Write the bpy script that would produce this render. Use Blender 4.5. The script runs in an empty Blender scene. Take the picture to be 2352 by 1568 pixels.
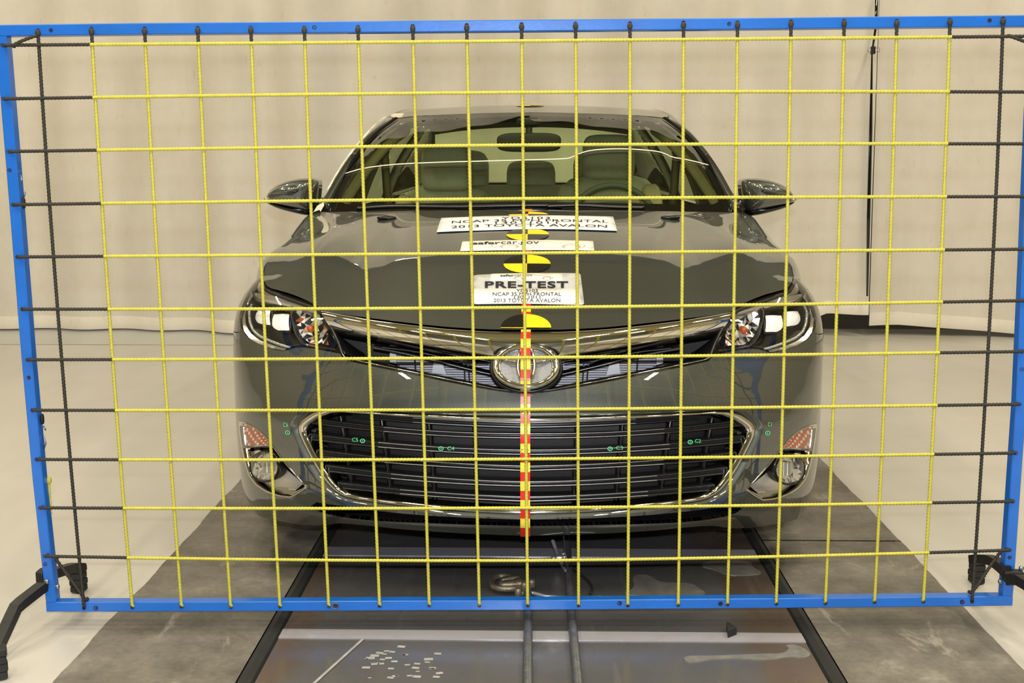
import bpy, math, random
import numpy as np
from mathutils import Vector, Matrix
from mathutils.geometry import delaunay_2d_cdt
random.seed(7); rng = np.random.default_rng(7)
SC = bpy.context.scene
COL = SC.collection
PI = math.pi

# ------------------------------------------------------------------ camera
FPX = 2585.0
PITCH = -math.atan(412 / FPX)
YAW = math.atan(math.cos(PITCH) * 53 / FPX)
CAM = np.array([0.023, 0.0, 1.18])
cam_d = bpy.data.cameras.new('camera'); cam = bpy.data.objects.new('camera', cam_d); COL.objects.link(cam)
cam.location = CAM; cam.rotation_euler = (PI / 2 + PITCH, 0, YAW)
cam_d.sensor_width = 36; cam_d.lens = FPX / 2352 * 36; cam_d.clip_start = 0.05
SC.camera = cam

# ------------------------------------------------------------------ light and exposure
SC.view_settings.view_transform = 'Standard'
SC.view_settings.look = 'None'
SC.view_settings.gamma = 1.0
SC.view_settings.use_curve_mapping = False
SC.view_settings.exposure = 0.0
wd = bpy.data.worlds.new('world'); SC.world = wd; wd.use_nodes = True
wd.node_tree.nodes['Background'].inputs[0].default_value = (0.9, 0.85, 0.75, 1)
wd.node_tree.nodes['Background'].inputs[1].default_value = 0.05

def lamp(name, kind, loc, power, color, size=0.1, size_y=None, target=None, spread=None):
    d = bpy.data.lights.new(name, kind); d.energy = power; d.color = color
    if kind == 'AREA':
        d.shape = 'RECTANGLE'; d.size = size; d.size_y = size_y or size
        if spread: d.spread = spread
    else:
        d.shadow_soft_size = size
    o = bpy.data.objects.new(name, d); COL.objects.link(o); o.location = loc
    if target is not None:
        o.rotation_euler = (Vector(target) - Vector(loc)).to_track_quat('-Z', 'Y').to_euler()
    return o

WARM = (1.0, 0.905, 0.685)
for lx in (-4.2, -1.4, 1.4, 4.2):
    for ly in (-3.6, -0.6, 2.4):
        lamp('high_bay_lamp', 'AREA', (lx, ly, 6.3), 80, WARM, 0.22, 1.3, (lx, ly, 0))
for lx in (-3.6, 3.6):
    lamp('high_bay_lamp', 'AREA', (lx, 5.6, 6.3), 125, WARM, 0.22, 1.3, (lx, 5.6, 0))
lamp('high_bay_lamp', 'AREA', (-1.63, 10.25, 5.56), 90, WARM, 0.55, 0.35, (-1.63, 9.6, 0))
lamp('camera_flash', 'POINT', (0.023, -0.01, 1.18 + 0.115), 250, (0.97, 0.98, 1.0), 0.022)

# ------------------------------------------------------------------ camera geometry helpers
_f = np.array([-math.sin(YAW) * math.cos(PITCH), math.cos(YAW) * math.cos(PITCH), math.sin(PITCH)])
_r = np.array([math.cos(YAW), math.sin(YAW), 0.0])
_u = np.cross(_r, _f)
def ray(uv):
    uv = np.atleast_2d(np.asarray(uv, float))
    return _f + ((uv[:, :1] - 1176) / FPX) * _r - ((uv[:, 1:2] - 784) / FPX) * _u
def proj(P):
    q = np.asarray(P, float) - CAM
    w = q @ _f
    return np.stack([1176 + FPX * (q @ _r) / w, 784 - FPX * (q @ _u) / w], -1)
def at_plane(uv, p0, n):
    d = ray(uv); n = np.asarray(n, float)
    t = ((np.asarray(p0) - CAM) @ n) / (d @ n)
    return CAM + d * t[:, None]
def at_y(uv, y): return at_plane(uv, (0, y, 0), (0, 1, 0))
def at_z(uv, z=0.0): return at_plane(uv, (0, 0, z), (0, 0, 1))
def at_ys(uv, ys):
    d = ray(uv); t = (np.asarray(ys, float) - CAM[1]) / d[:, 1]
    return CAM + d * t[:, None]

# ------------------------------------------------------------------ objects
ROOT = {}
def root_loc(o):
    while o.parent: o = o.parent
    return ROOT.get(o.name, np.zeros(3))
def thing(name, label, cat, loc=(0, 0, 0), group=None):
    o = bpy.data.objects.new(name, None); COL.objects.link(o); o.location = loc
    o.empty_display_size = 0.1
    o['label'] = label; o['category'] = cat
    if group: o['group'] = group
    ROOT[o.name] = np.array(loc, float)
    return o
def tag(o, label=None, cat=None, group=None, kind=None):
    for k, v in (('label', label), ('category', cat), ('group', group), ('kind', kind)):
        if v: o[k] = v
    return o
def mk(name, verts, faces, mat, parent=None, smooth=True, midx=None, normals=None, label=None):
    L = root_loc(parent) if parent else np.zeros(3)
    V = np.asarray(verts, float) - L
    me = bpy.data.meshes.new(name)
    me.from_pydata(V.tolist(), [], [list(map(int, f)) for f in faces])
    mats = mat if isinstance(mat, (list, tuple)) else [mat]
    for m in mats: me.materials.append(m)
    if midx is not None: me.polygons.foreach_set('material_index', np.asarray(midx, np.int32))
    me.polygons.foreach_set('use_smooth', [bool(smooth)] * len(me.polygons))
    me.update()
    if normals is not None:
        me.normals_split_custom_set_from_vertices(np.asarray(normals, float).tolist())
    o = bpy.data.objects.new(name, me); COL.objects.link(o)
    if parent: o.parent = parent
    if label: o['label'] = label
    return o
class MB:
    def __init__(s): s.v = []; s.f = []; s.n = 0; s.m = []
    def add(s, v, f, m=0):
        v = np.asarray(v, float).reshape(-1, 3)
        s.v.append(v); s.f += [[i + s.n for i in q] for q in f]; s.m += [m] * len(f); s.n += len(v)
        return s
    def build(s, name, mat, parent=None, smooth=False, label=None):
        return mk(name, np.concatenate(s.v), s.f, mat, parent, smooth, s.m if isinstance(mat, (list, tuple)) else None, label=label)

def box_vf(lo, hi):
    x0, y0, z0 = lo; x1, y1, z1 = hi
    v = [(x0, y0, z0), (x1, y0, z0), (x1, y1, z0), (x0, y1, z0), (x0, y0, z1), (x1, y0, z1), (x1, y1, z1), (x0, y1, z1)]
    f = [(3, 2, 1, 0), (4, 5, 6, 7), (0, 1, 5, 4), (1, 2, 6, 5), (2, 3, 7, 6), (3, 0, 4, 7)]
    return np.array(v, float), f
def loft_vf(rings, closed=True, caps=True, loop=False):
    R = [np.asarray(r, float) for r in rings]; n = len(R[0]); m = len(R)
    f = []
    for i in range(m if loop else m - 1):
        a = i * n; b = ((i + 1) % m) * n
        for j in range(n if closed else n - 1):
            k = (j + 1) % n
            f.append((a + j, a + k, b + k, b + j))
    if caps and closed and not loop:
        f.append(tuple(range(n - 1, -1, -1))); f.append(tuple(range((m - 1) * n, m * n)))
    return np.concatenate(R), f
def frames(path, up=(0, 0, 1), closed=False):
    P = np.asarray(path, float)
    if closed: T = np.roll(P, -1, 0) - np.roll(P, 1, 0)
    else: T = np.gradient(P, axis=0)
    T /= np.linalg.norm(T, axis=1)[:, None] + 1e-12
    U = np.tile(np.asarray(up, float), (len(P), 1))
    A = np.cross(T, U); A /= np.linalg.norm(A, axis=1)[:, None] + 1e-9
    Bn = np.cross(A, T)
    return P, T, A, Bn
def tube_vf(path, r, n=8, up=(0, 0, 1), closed=False, caps=True, sq=None):
    P, T, A, Bn = frames(path, up, closed)
    r = np.broadcast_to(np.asarray(r, float), (len(P),))
    rings = []
    for i in range(len(P)):
        th = np.arange(n) * 2 * PI / n
        a, b = (1, 1) if sq is None else sq
        rings.append(P[i] + r[i] * (np.outer(np.cos(th) * a, A[i]) + np.outer(np.sin(th) * b, Bn[i])))
    return loft_vf(rings, True, caps, closed)
def bar_vf(p0, p1, w, d, up=(0, 0, 1)):
    "square bar from p0 to p1, w across, d along up-ish"
    P, T, A, Bn = frames([p0, p1], up)
    rings = [P[i] + np.array([A[i] * sx * w / 2 + Bn[i] * sy * d / 2 for sx, sy in ((-1, -1), (1, -1), (1, 1), (-1, 1))]) for i in (0, 1)]
    return loft_vf(rings)
def rope_vf(path, r, pitch, step, lobes=3, n=9, amp=0.26, up=(0, 0, 1)):
    path = resample(np.asarray(path, float), step)
    P, T, A, Bn = frames(path, up)
    s = np.concatenate([[0], np.cumsum(np.linalg.norm(np.diff(P, axis=0), axis=1))])
    th0 = np.arange(n) * 2 * PI / n
    prof = r * (1 - amp + amp * np.abs(np.cos(th0 * lobes / 2)) * 1.35)
    rings = []
    for i in range(len(P)):
        th = th0 + s[i] / pitch * 2 * PI / 1.0
        rings.append(P[i] + np.outer(prof * np.cos(th), A[i]) + np.outer(prof * np.sin(th), Bn[i]))
    v, f = loft_vf(rings)
    return v, f, path
def squad_vf(c, s, e1=0.4, e2=0.4, nu=20, nv=12, M=None):
    "superquadric: rounded box"
    def sp(x, e): return np.sign(x) * np.abs(x) ** e
    u = np.linspace(-PI, PI, nu, endpoint=False); w = np.linspace(-PI / 2, PI / 2, nv)
    rings = []
    for t in w:
        x = sp(np.cos(t), e1) * sp(np.cos(u), e2); y = sp(np.cos(t), e1) * sp(np.sin(u), e2); z = np.full_like(u, sp(np.sin(t), e1))
        rings.append(np.stack([x * s[0] / 2, y * s[1] / 2, z * s[2] / 2], -1))
    v, f = loft_vf(rings, True, True)
    if M is not None: v = v @ np.array(M.to_3x3()).T
    return v + np.asarray(c), f
def resample(p, step, closed=False):
    p = np.asarray(p, float)
    if closed: p = np.vstack([p, p[:1]])
    d = np.linalg.norm(np.diff(p, axis=0), axis=1)
    out = []
    for i in range(len(d)):
        k = max(1, int(math.ceil(d[i] / step)))
        for j in range(k): out.append(p[i] + (p[i + 1] - p[i]) * j / k)
    if not closed: out.append(p[-1])
    return np.array(out)
def resample_n(p, n, closed=False):
    p = np.asarray(p, float)
    if closed: p = np.vstack([p, p[:1]])
    s = np.concatenate([[0], np.cumsum(np.linalg.norm(np.diff(p, axis=0), axis=1))])
    t = np.linspace(0, s[-1], n + 1)[:-1] if closed else np.linspace(0, s[-1], n)
    return np.stack([np.interp(t, s, p[:, k]) for k in range(p.shape[1])], -1)
def smooth_poly(p, it=2, closed=False):
    p = np.asarray(p, float)
    for _ in range(it):
        if closed:
            q = np.roll(p, -1, 0); a = .75 * p + .25 * q; b = .25 * p + .75 * q
            p = np.stack([a, b], 1).reshape(-1, p.shape[1])
        else:
            a = .75 * p[:-1] + .25 * p[1:]; b = .25 * p[:-1] + .75 * p[1:]
            p = np.vstack([p[:1], np.stack([a, b], 1).reshape(-1, p.shape[1]), p[-1:]])
    return p
def inside(pts, poly):
    x, y = pts[:, 0], pts[:, 1]; res = np.zeros(len(pts), bool)
    px, py = poly[:, 0], poly[:, 1]; qx, qy = np.roll(px, -1), np.roll(py, -1)
    for a, b, c, d in zip(px, py, qx, qy):
        if b == d: continue
        m = (b > y) != (d > y)
        res ^= m & (x < (c - a) * (y - b) / (d - b) + a)
    return res
def seg_dist(pts, poly):
    a = poly; b = np.roll(poly, -1, 0); dmin = np.full(len(pts), 1e9)
    for p, q in zip(a, b):
        e = q - p; L = (e @ e) + 1e-15
        t = np.clip(((pts - p) @ e) / L, 0, 1)
        dmin = np.minimum(dmin, np.linalg.norm(pts - p - t[:, None] * e, axis=1))
    return dmin
def cdt(outer, holes=(), step=0.02, jitter=0.0, bstep=None):
    "triangulate a 2D region; returns pts, tris, list of boundary index loops"
    loops = [resample(outer, bstep or step, True)] + [resample(h, bstep or step, True) for h in holes]
    lo, hi = loops[0].min(0), loops[0].max(0)
    gx, gy = np.meshgrid(np.arange(lo[0], hi[0], step), np.arange(lo[1], hi[1], step * .87))
    gx[1::2] += step / 2
    g = np.stack([gx.ravel(), gy.ravel()], -1)
    if jitter: g += rng.uniform(-jitter, jitter, g.shape) * step
    ok = inside(g, loops[0])
    for h in loops[1:]: ok &= ~inside(g, h)
    g = g[ok]
    if len(g):
        d = np.min([seg_dist(g, l) for l in loops], axis=0); g = g[d > step * .45]
    pts = np.concatenate(loops + [g]); edges = []; b = 0; idx = []
    for l in loops:
        n = len(l); edges += [(b + i, b + (i + 1) % n) for i in range(n)]; idx.append(list(range(b, b + n))); b += n
    vo, eo, fo, ov, oe, of = delaunay_2d_cdt([Vector(p) for p in pts], edges, [], 0, 1e-7, True)
    P = np.array([(v.x, v.y) for v in vo]); T = np.array([tuple(f) for f in fo])
    c = P[T].mean(1); ok = inside(c, loops[0])
    for h in loops[1:]: ok &= ~inside(c, h)
    T = T[ok]
    e1 = P[T[:, 1]] - P[T[:, 0]]; e2 = P[T[:, 2]] - P[T[:, 0]]
    flip = (e1[:, 0] * e2[:, 1] - e1[:, 1] * e2[:, 0]) < 0
    T[flip] = T[flip][:, ::-1]
    remap = {}
    for new, olds in enumerate(ov):
        for o_ in olds: remap[o_] = new
    loops_i = [[remap.get(i, i) for i in l] for l in idx]
    return P, T, loops_i
# ------------------------------------------------------------------ materials
def nt_new(name):
    m = bpy.data.materials.new(name); m.use_nodes = True
    nt = m.node_tree; nt.nodes.clear()
    out = nt.nodes.new('ShaderNodeOutputMaterial')
    return m, nt, out
def N(nt, t, **kw):
    n = nt.nodes.new(t)
    for k, v in kw.items():
        if k in n.inputs: n.inputs[k].default_value = v
        else: setattr(n, k, v)
    return n
def lin(c):
    c = np.asarray(c, float) / 255
    r = np.where(c <= .04045, c / 12.92, ((c + .055) / 1.055) ** 2.4)
    return (float(r[0]), float(r[1]), float(r[2]), 1)
def ramp(nt, fac, stops):
    r = nt.nodes.new('ShaderNodeValToRGB'); nt.links.new(fac, r.inputs[0])
    e = r.color_ramp.elements
    while len(e) < len(stops): e.new(0.5)
    for i, (p, c) in enumerate(stops): e[i].position = p; e[i].color = c
    return r.outputs[0]
def noise(nt, scale, detail=3, rough=.55, vec=None, dist=0.0):
    n = N(nt, 'ShaderNodeTexNoise', Scale=scale, Detail=detail, Roughness=rough, Distortion=dist)
    if vec is not None: nt.links.new(vec, n.inputs['Vector'])
    return n.outputs['Fac']
def coords(nt, scale=(1, 1, 1), obj=True):
    tc = nt.nodes.new('ShaderNodeTexCoord'); mp = nt.nodes.new('ShaderNodeMapping')
    mp.inputs['Scale'].default_value = scale
    nt.links.new(tc.outputs['Object'], mp.inputs[0]); return mp.outputs[0]
def mixc(nt, a, b, fac, mode='MIX'):
    m = nt.nodes.new('ShaderNodeMix'); m.data_type = 'RGBA'; m.blend_type = mode
    for s, i in ((fac, 0), (a, 6), (b, 7)):
        if hasattr(s, 'is_output'): nt.links.new(s, m.inputs[i])
        else: m.inputs[i].default_value = s
    return m.outputs[2]
def pbr(name, col, rough=.5, metal=0.0, coat=0.0, coat_rough=.03, var=0.0, vscale=20, bump=0.0, bscale=80, ior=1.5, spec=.5, coat_ior=1.5):
    m, nt, out = nt_new(name)
    b = nt.nodes.new('ShaderNodeBsdfPrincipled'); nt.links.new(b.outputs[0], out.inputs[0])
    c = lin(col)
    b.inputs['Base Color'].default_value = c; b.inputs['Roughness'].default_value = rough
    b.inputs['Metallic'].default_value = metal; b.inputs['IOR'].default_value = ior
    b.inputs['Coat Weight'].default_value = coat; b.inputs['Coat Roughness'].default_value = coat_rough
    b.inputs['Coat IOR'].default_value = coat_ior
    b.inputs['Specular IOR Level'].default_value = spec
    v = coords(nt)
    nz = noise(nt, vscale, 4, .6, v)
    if var:
        k1 = tuple(x * (1 - var) for x in c[:3]) + (1,); k2 = tuple(min(1, x * (1 + var)) for x in c[:3]) + (1,)
        nt.links.new(ramp(nt, nz, [(.3, k1), (.7, k2)]), b.inputs['Base Color'])
    if bump:
        bp = N(nt, 'ShaderNodeBump', Strength=bump, Distance=.004)
        nt.links.new(noise(nt, bscale, 3, .6, v), bp.inputs['Height']); nt.links.new(bp.outputs[0], b.inputs['Normal'])
    return m
def glassy(name, tint, ior=1.5, rough=0.0, gain=1.0):
    m, nt, out = nt_new(name)
    t = N(nt, 'ShaderNodeBsdfTransparent'); t.inputs[0].default_value = tint
    g = N(nt, 'ShaderNodeBsdfGlossy'); g.inputs['Roughness'].default_value = rough; g.inputs[0].default_value = (1, 1, 1, 1)
    # Schlick reflectance that is the same from both faces of the thin pane
    ge = nt.nodes.new('ShaderNodeNewGeometry'); dt = N(nt, 'ShaderNodeVectorMath', operation='DOT_PRODUCT')
    nt.links.new(ge.outputs['Normal'], dt.inputs[0]); nt.links.new(ge.outputs['Incoming'], dt.inputs[1])
    ab = N(nt, 'ShaderNodeMath', operation='ABSOLUTE'); nt.links.new(dt.outputs['Value'], ab.inputs[0])
    om = N(nt, 'ShaderNodeMath', operation='SUBTRACT'); om.inputs[0].default_value = 1.0; nt.links.new(ab.outputs[0], om.inputs[1])
    pw = N(nt, 'ShaderNodeMath', operation='POWER'); nt.links.new(om.outputs[0], pw.inputs[0]); pw.inputs[1].default_value = 5.0
    r0 = ((ior - 1) / (ior + 1)) ** 2 * 1.6
    fr = N(nt, 'ShaderNodeMath', operation='MULTIPLY_ADD'); nt.links.new(pw.outputs[0], fr.inputs[0]); fr.inputs[1].default_value = 1 - r0; fr.inputs[2].default_value = r0
    mx = nt.nodes.new('ShaderNodeMixShader')
    nt.links.new(fr.outputs[0], mx.inputs[0]); nt.links.new(t.outputs[0], mx.inputs[1]); nt.links.new(g.outputs[0], mx.inputs[2])
    nt.links.new(mx.outputs[0], out.inputs[0])
    return m
M = {}
# car paint: metallic flake base under a clear coat
def paint():
    m, nt, out = nt_new('car_paint')
    b = nt.nodes.new('ShaderNodeBsdfPrincipled'); nt.links.new(b.outputs[0], out.inputs[0])
    v = coords(nt)
    vo = N(nt, 'ShaderNodeTexVoronoi', Scale=900.0); nt.links.new(v, vo.inputs['Vector'])
    nt.links.new(ramp(nt, vo.outputs['Color'], [(.0, lin((58, 62, 58))), (1, lin((76, 80, 75)))]), b.inputs['Base Color'])
    b.inputs['Metallic'].default_value = .55; b.inputs['Roughness'].default_value = .42
    b.inputs['Coat Weight'].default_value = 1; b.inputs['Coat Roughness'].default_value = .012; b.inputs['Coat IOR'].default_value = 2.1
    return m
M['paint'] = paint()
M['chrome'] = pbr('chrome', (225, 222, 212), .05, 1.0)
M['satin'] = pbr('satin_chrome', (214, 211, 203), .22, .9)
M['black'] = pbr('gloss_black_plastic', (15, 15, 17), .25, 0, var=.2)
M['slat'] = pbr('grille_slat_plastic', (40, 41, 43), .26, .3, var=.15, vscale=60)
M['glint'] = pbr('slat_glint_silver', (150, 150, 154), .3, .75)  # bright metal colour imitating the flash highlight on the slats
M['matt'] = pbr('matt_black_plastic', (17, 17, 18), .6, bump=.1)
M['frit'] = pbr('black_glass_border', (8, 8, 9), .06, 0, coat=.6)
M['rubber'] = pbr('rubber', (28, 28, 28), .75, var=.2, bump=.2)
M['fin'] = pbr('condenser_aluminium', (190, 190, 198), .4, .6, var=.15, vscale=200)
M['condenser'] = pbr('condenser_core', (84, 84, 100), .5, .3, var=.2, vscale=300)
M['alu'] = pbr('bright_aluminium', (205, 207, 214), .35, .8)
M['plaque'] = pbr('emblem_plaque', (165, 167, 172), .3, .6)
M['shield'] = glassy('windscreen_glass', (.80, .89, .68, 1), 1.62)
M['sideglass'] = glassy('side_glass', (.84, .92, .74, 1), 1.5)
M['lens'] = glassy('clear_lens', (.95, .95, .94, 1), 1.5)
M['flashlens'] = pbr('flash_white_projector_lens', (252, 252, 255), .12, 0, coat=.6)  # flash thrown back by the projectors is put into the white colour
M['facet'] = pbr('faceted_reflector', (240, 240, 238), .22, .75)
M['amber'] = pbr('amber_reflector', (190, 95, 40), .15, .3, coat=.6)
M['housing'] = pbr('headlight_housing', (13, 13, 15), .2, 0)
M['ledstrip'] = pbr('clear_light_guide', (175, 176, 170), .12, .55, coat=.5)
M['seat'] = pbr('grey_leather', (168, 168, 152), .55, var=.08, bump=.15, bscale=300)
M['trim'] = pbr('beige_trim', (205, 190, 150), .7, var=.05)
M['headliner'] = pbr('headliner', (118, 110, 82), .9)
M['dash'] = pbr('dashboard', (62, 72, 66), .6, bump=.1)
M['darktrim'] = pbr('dark_trim', (34, 34, 32), .6)
M['blue'] = pbr('blue_paint', (28, 102, 196), .32, 0, coat=.25, var=.08, vscale=9, bump=.05, bscale=60)
M['hole'] = pbr('hole_inside', (52, 30, 24), .8)
M['steelblack'] = pbr('black_steel', (32, 31, 30), .5, .3, var=.25, vscale=30, bump=.1)
M['zinc'] = pbr('zinc_bolt', (150, 155, 165), .35, .9)
M['yellow'] = pbr('yellow_rope', (190, 184, 70), .55, var=.1, vscale=60)
M['blackrope'] = pbr('black_rope', (46, 42, 36), .7, var=.35, vscale=150)
M['steelrope'] = pbr('steel_cable', (135, 138, 145), .35, .75, var=.2, vscale=60)
M['rusty'] = pbr('rusty_steel', (120, 112, 98), .45, .6, var=.4, vscale=60, bump=.3)
M['paper'] = pbr('white_paper', (236, 236, 240), .35, var=.015)
M['cream'] = pbr('cream_paper', (246, 240, 226), .35)
M['sleeve'] = pbr('grey_plastic_sleeve', (200, 202, 204), .15, coat=.5)
M['ink'] = pbr('black_ink', (24, 22, 34), .5)
M['inkgrey'] = pbr('grey_ink', (150, 146, 146), .5)
M['tyellow'] = pbr('yellow_tape', (250, 205, 20), .4)
M['tyellow2'] = pbr('yellow_tape_pale', (246, 220, 70), .35)
M['tred'] = pbr('red_tape', (222, 40, 22), .35)
M['tblack'] = pbr('black_decal', (28, 26, 22), .22)
M['green'] = pbr('green_paint_marker', (95, 225, 150), .5)
M['masking'] = pbr('cream_masking_tape', (244, 232, 208), .6, var=.05)
M['residue'] = pbr('dried_glue', (112, 110, 106), .35, var=.2, vscale=30)
M['flake'] = pbr('pale_marks', (150, 150, 150), .5, var=.2)

def curtain_mat():
    m, nt, out = nt_new('canvas_curtain')
    b = nt.nodes.new('ShaderNodeBsdfPrincipled'); nt.links.new(b.outputs[0], out.inputs[0])
    b.inputs['Roughness'].default_value = .75; b.inputs['Specular IOR Level'].default_value = .2
    n1 = noise(nt, 1.0, 5, .6, coords(nt, (6, 1, .8)))
    c1 = ramp(nt, n1, [(.3, lin((211, 206, 197))), (.7, lin((218, 213, 205)))])
    n2 = noise(nt, 2.2, 6, .7, coords(nt, (1, 1, 1)))
    c2 = ramp(nt, n2, [(.35, (.93, .92, .90, 1)), (.6, (1, 1, 1, 1))])
    n3 = noise(nt, 9, 4, .6, coords(nt, (3, 1, 1)))
    c3 = ramp(nt, n3, [(.26, (.92, .90, .86, 1)), (.36, (1, 1, 1, 1))])
    c = mixc(nt, mixc(nt, c1, c2, 1.0, 'MULTIPLY'), c3, 1.0, 'MULTIPLY')
    nt.links.new(c, b.inputs['Base Color'])
    bp = N(nt, 'ShaderNodeBump', Strength=.15, Distance=.02)
    nt.links.new(noise(nt, 1.0, 5, .6, coords(nt, (5, 1, 1.2))), bp.inputs['Height']); nt.links.new(bp.outputs[0], b.inputs['Normal'])
    return m
M['curtain'] = curtain_mat()
def floor_mat():
    m, nt, out = nt_new('white_epoxy_floor')
    b = nt.nodes.new('ShaderNodeBsdfPrincipled'); nt.links.new(b.outputs[0], out.inputs[0])
    n1 = noise(nt, .9, 6, .6, coords(nt, (1, .45, 1)))
    c = ramp(nt, n1, [(.3, lin((170, 166, 160))), (.55, lin((186, 182, 177))), (.8, lin((192, 189, 184)))])
    n2 = noise(nt, 16, 5, .65, coords(nt, (1, .5, 1)))
    c2 = ramp(nt, n2, [(.24, (.55, .53, .5, 1)), (.32, (1, 1, 1, 1))])
    nt.links.new(mixc(nt, c, c2, .5, 'MULTIPLY'), b.inputs['Base Color'])
    r = N(nt, 'ShaderNodeMapRange'); nt.links.new(noise(nt, 3, 4, .6, coords(nt)), r.inputs[0])
    r.inputs[3].default_value = .22; r.inputs[4].default_value = .42
    nt.links.new(r.outputs[0], b.inputs['Roughness'])
    bp = N(nt, 'ShaderNodeBump', Strength=.12, Distance=.01)
    nt.links.new(noise(nt, 7, 5, .6, coords(nt)), bp.inputs['Height']); nt.links.new(bp.outputs[0], b.inputs['Normal'])
    return m
M['floor'] = floor_mat()
def concrete_mat():
    m, nt, out = nt_new('worn_concrete')
    b = nt.nodes.new('ShaderNodeBsdfPrincipled'); nt.links.new(b.outputs[0], out.inputs[0])
    n1 = noise(nt, 2.9, 9, .68, coords(nt))
    c = ramp(nt, n1, [(.28, lin((64, 60, 54))), (.45, lin((96, 91, 83))), (.58, lin((116, 111, 103))), (.76, lin((160, 155, 147)))])
    n2 = noise(nt, 60, 3, .6, coords(nt))
    c2 = ramp(nt, n2, [(.3, (.82, .81, .8, 1)), (.6, (1, 1, 1, 1))])
    n3 = noise(nt, 7, 6, .75, coords(nt, (1, .35, 1)), .6)
    c3 = ramp(nt, n3, [(.60, (0, 0, 0, 1)), (.72, (.5, .5, .5, 1))])
    c = mixc(nt, c, c2, 1.0, 'MULTIPLY'); c = mixc(nt, c, lin((186, 180, 170)), c3)
    nt.links.new(c, b.inputs['Base Color']); b.inputs['Roughness'].default_value = .55
    bp = N(nt, 'ShaderNodeBump', Strength=.3, Distance=.006)
    nt.links.new(noise(nt, 25, 6, .65, coords(nt)), bp.inputs['Height']); nt.links.new(bp.outputs[0], b.inputs['Normal'])
    return m
M['concrete'] = concrete_mat()
def plate_mat(name, dark, light, stain, metal=.45):
    m, nt, out = nt_new(name)
    b = nt.nodes.new('ShaderNodeBsdfPrincipled'); nt.links.new(b.outputs[0], out.inputs[0])
    n1 = noise(nt, 3.0, 7, .65, coords(nt), .4)
    c = ramp(nt, n1, [(.3, dark), (.62, dark), (.78, light)])
    n2 = noise(nt, 26, 4, .6, coords(nt, (1, .08, 1)))
    c2 = ramp(nt, n2, [(.62, (0, 0, 0, 1)), (.75, (.35, .35, .35, 1))])
    c = mixc(nt, c, lin((150, 150, 152)), c2)
    # rust creeping in from the two long edges of the track
    tc = nt.nodes.new('ShaderNodeTexCoord'); sx = nt.nodes.new('ShaderNodeSeparateXYZ'); nt.links.new(tc.outputs['Object'], sx.inputs[0])
    ab = N(nt, 'ShaderNodeMath', operation='ABSOLUTE'); nt.links.new(sx.outputs[0], ab.inputs[0])
    ad = N(nt, 'ShaderNodeMath', operation='MULTIPLY_ADD'); nt.links.new(noise(nt, 4, 5, .6, coords(nt, (1, .6, 1))), ad.inputs[0]); ad.inputs[1].default_value = .34
    nt.links.new(ab.outputs[0], ad.inputs[2])
    rs = ramp(nt, ad.outputs[0], [(.70, (0, 0, 0, 1)), (.76, (stain, stain, stain, 1))])
    c = mixc(nt, c, lin((112, 84, 56)), rs)
    nt.links.new(c, b.inputs['Base Color'])
    b.inputs['Metallic'].default_value = metal
    mr = N(nt, 'ShaderNodeMapRange'); nt.links.new(noise(nt, 5, 6, .6, coords(nt)), mr.inputs[0])
    mr.inputs[1].default_value = .3; mr.inputs[2].default_value = .75; mr.inputs[3].default_value = .16; mr.inputs[4].default_value = .42
    nt.links.new(mr.outputs[0], b.inputs['Roughness'])
    bp = N(nt, 'ShaderNodeBump', Strength=.06, Distance=.004)
    nt.links.new(noise(nt, 30, 4, .6, coords(nt)), bp.inputs['Height']); nt.links.new(bp.outputs[0], b.inputs['Normal'])
    return m
M['plate'] = plate_mat('dark_steel_plate', lin((108, 107, 108)), lin((152, 151, 154)), .5)
M['platestrip'] = plate_mat('polished_steel_strip', lin((158, 156, 164)), lin((190, 189, 196)), .1, .15)
M['strip'] = pbr('grey_floor_band', (170, 171, 170), .22, var=.03, vscale=3)  # even grey, glossy band laid along the left hem
M['wall'] = pbr('painted_wall', (150, 142, 122), .8, var=.05, vscale=1)
M['wallgrey'] = pbr('grey_wall', (84, 85, 84), .8, var=.1, vscale=1)
M['ceiling'] = pbr('ceiling_paint', (168, 160, 118), .9)
M['darkfloor'] = pbr('dark_concrete', (92, 90, 82), .5, var=.2, vscale=3)

# ------------------------------------------------------------------ room: floor, track, walls, curtains
YC = 7.72                      # curtain line
xl = at_z([[500, 1158], [120, 1568]])[:, 0].mean(); xr = at_z([[1978.6, 1150], [2352, 1538]])[:, 0].mean()
gl = at_z([[678.6, 1347], [637, 1439], [565, 1568]])[:, 0].mean(); gr = at_z([[1780, 1308], [1840, 1418], [1900, 1537]])[:, 0].mean()
W2 = 7.0; Y0, Y1 = -7.0, 11.0
def quad_grid(x0, x1, y0, y1, nx, ny, z=0.0, fx0=None, fx1=None):
    v = []; f = []
    for j in range(ny + 1):
        y = y0 + (y1 - y0) * j / ny
        a = fx0(y) if fx0 else x0; b = fx1(y) if fx1 else x1
        for i in range(nx + 1): v.append((a + (b - a) * i / nx, y, z))
    for j in range(ny):
        for i in range(nx):
            k = j * (nx + 1) + i; f.append((k, k + 1, k + nx + 2, k + nx + 1))
    return v, f
def ragged(x, amp, seed):
    r = np.random.default_rng(seed); ph = r.uniform(0, 6.28, 5)
    fr = (5.3, 13.1, 27, 61, 113); am = (.35, .3, .2, .1, .08)
    return lambda y: x + amp * sum(a * math.sin(f * y + p) for a, f, p in zip(am, fr, ph))
el, er = ragged(xl, .006, 1), ragged(xr, .006, 2)
b = MB()
b.add(*quad_grid(-W2, xl, Y0, YC + .3, 1, 700, 0, None, el)); b.add(*quad_grid(xr, W2, Y0, YC + .3, 1, 700, 0, er, None))
floor = b.build('floor', M['floor'], smooth=False); tag(floor, kind='structure')
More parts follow.
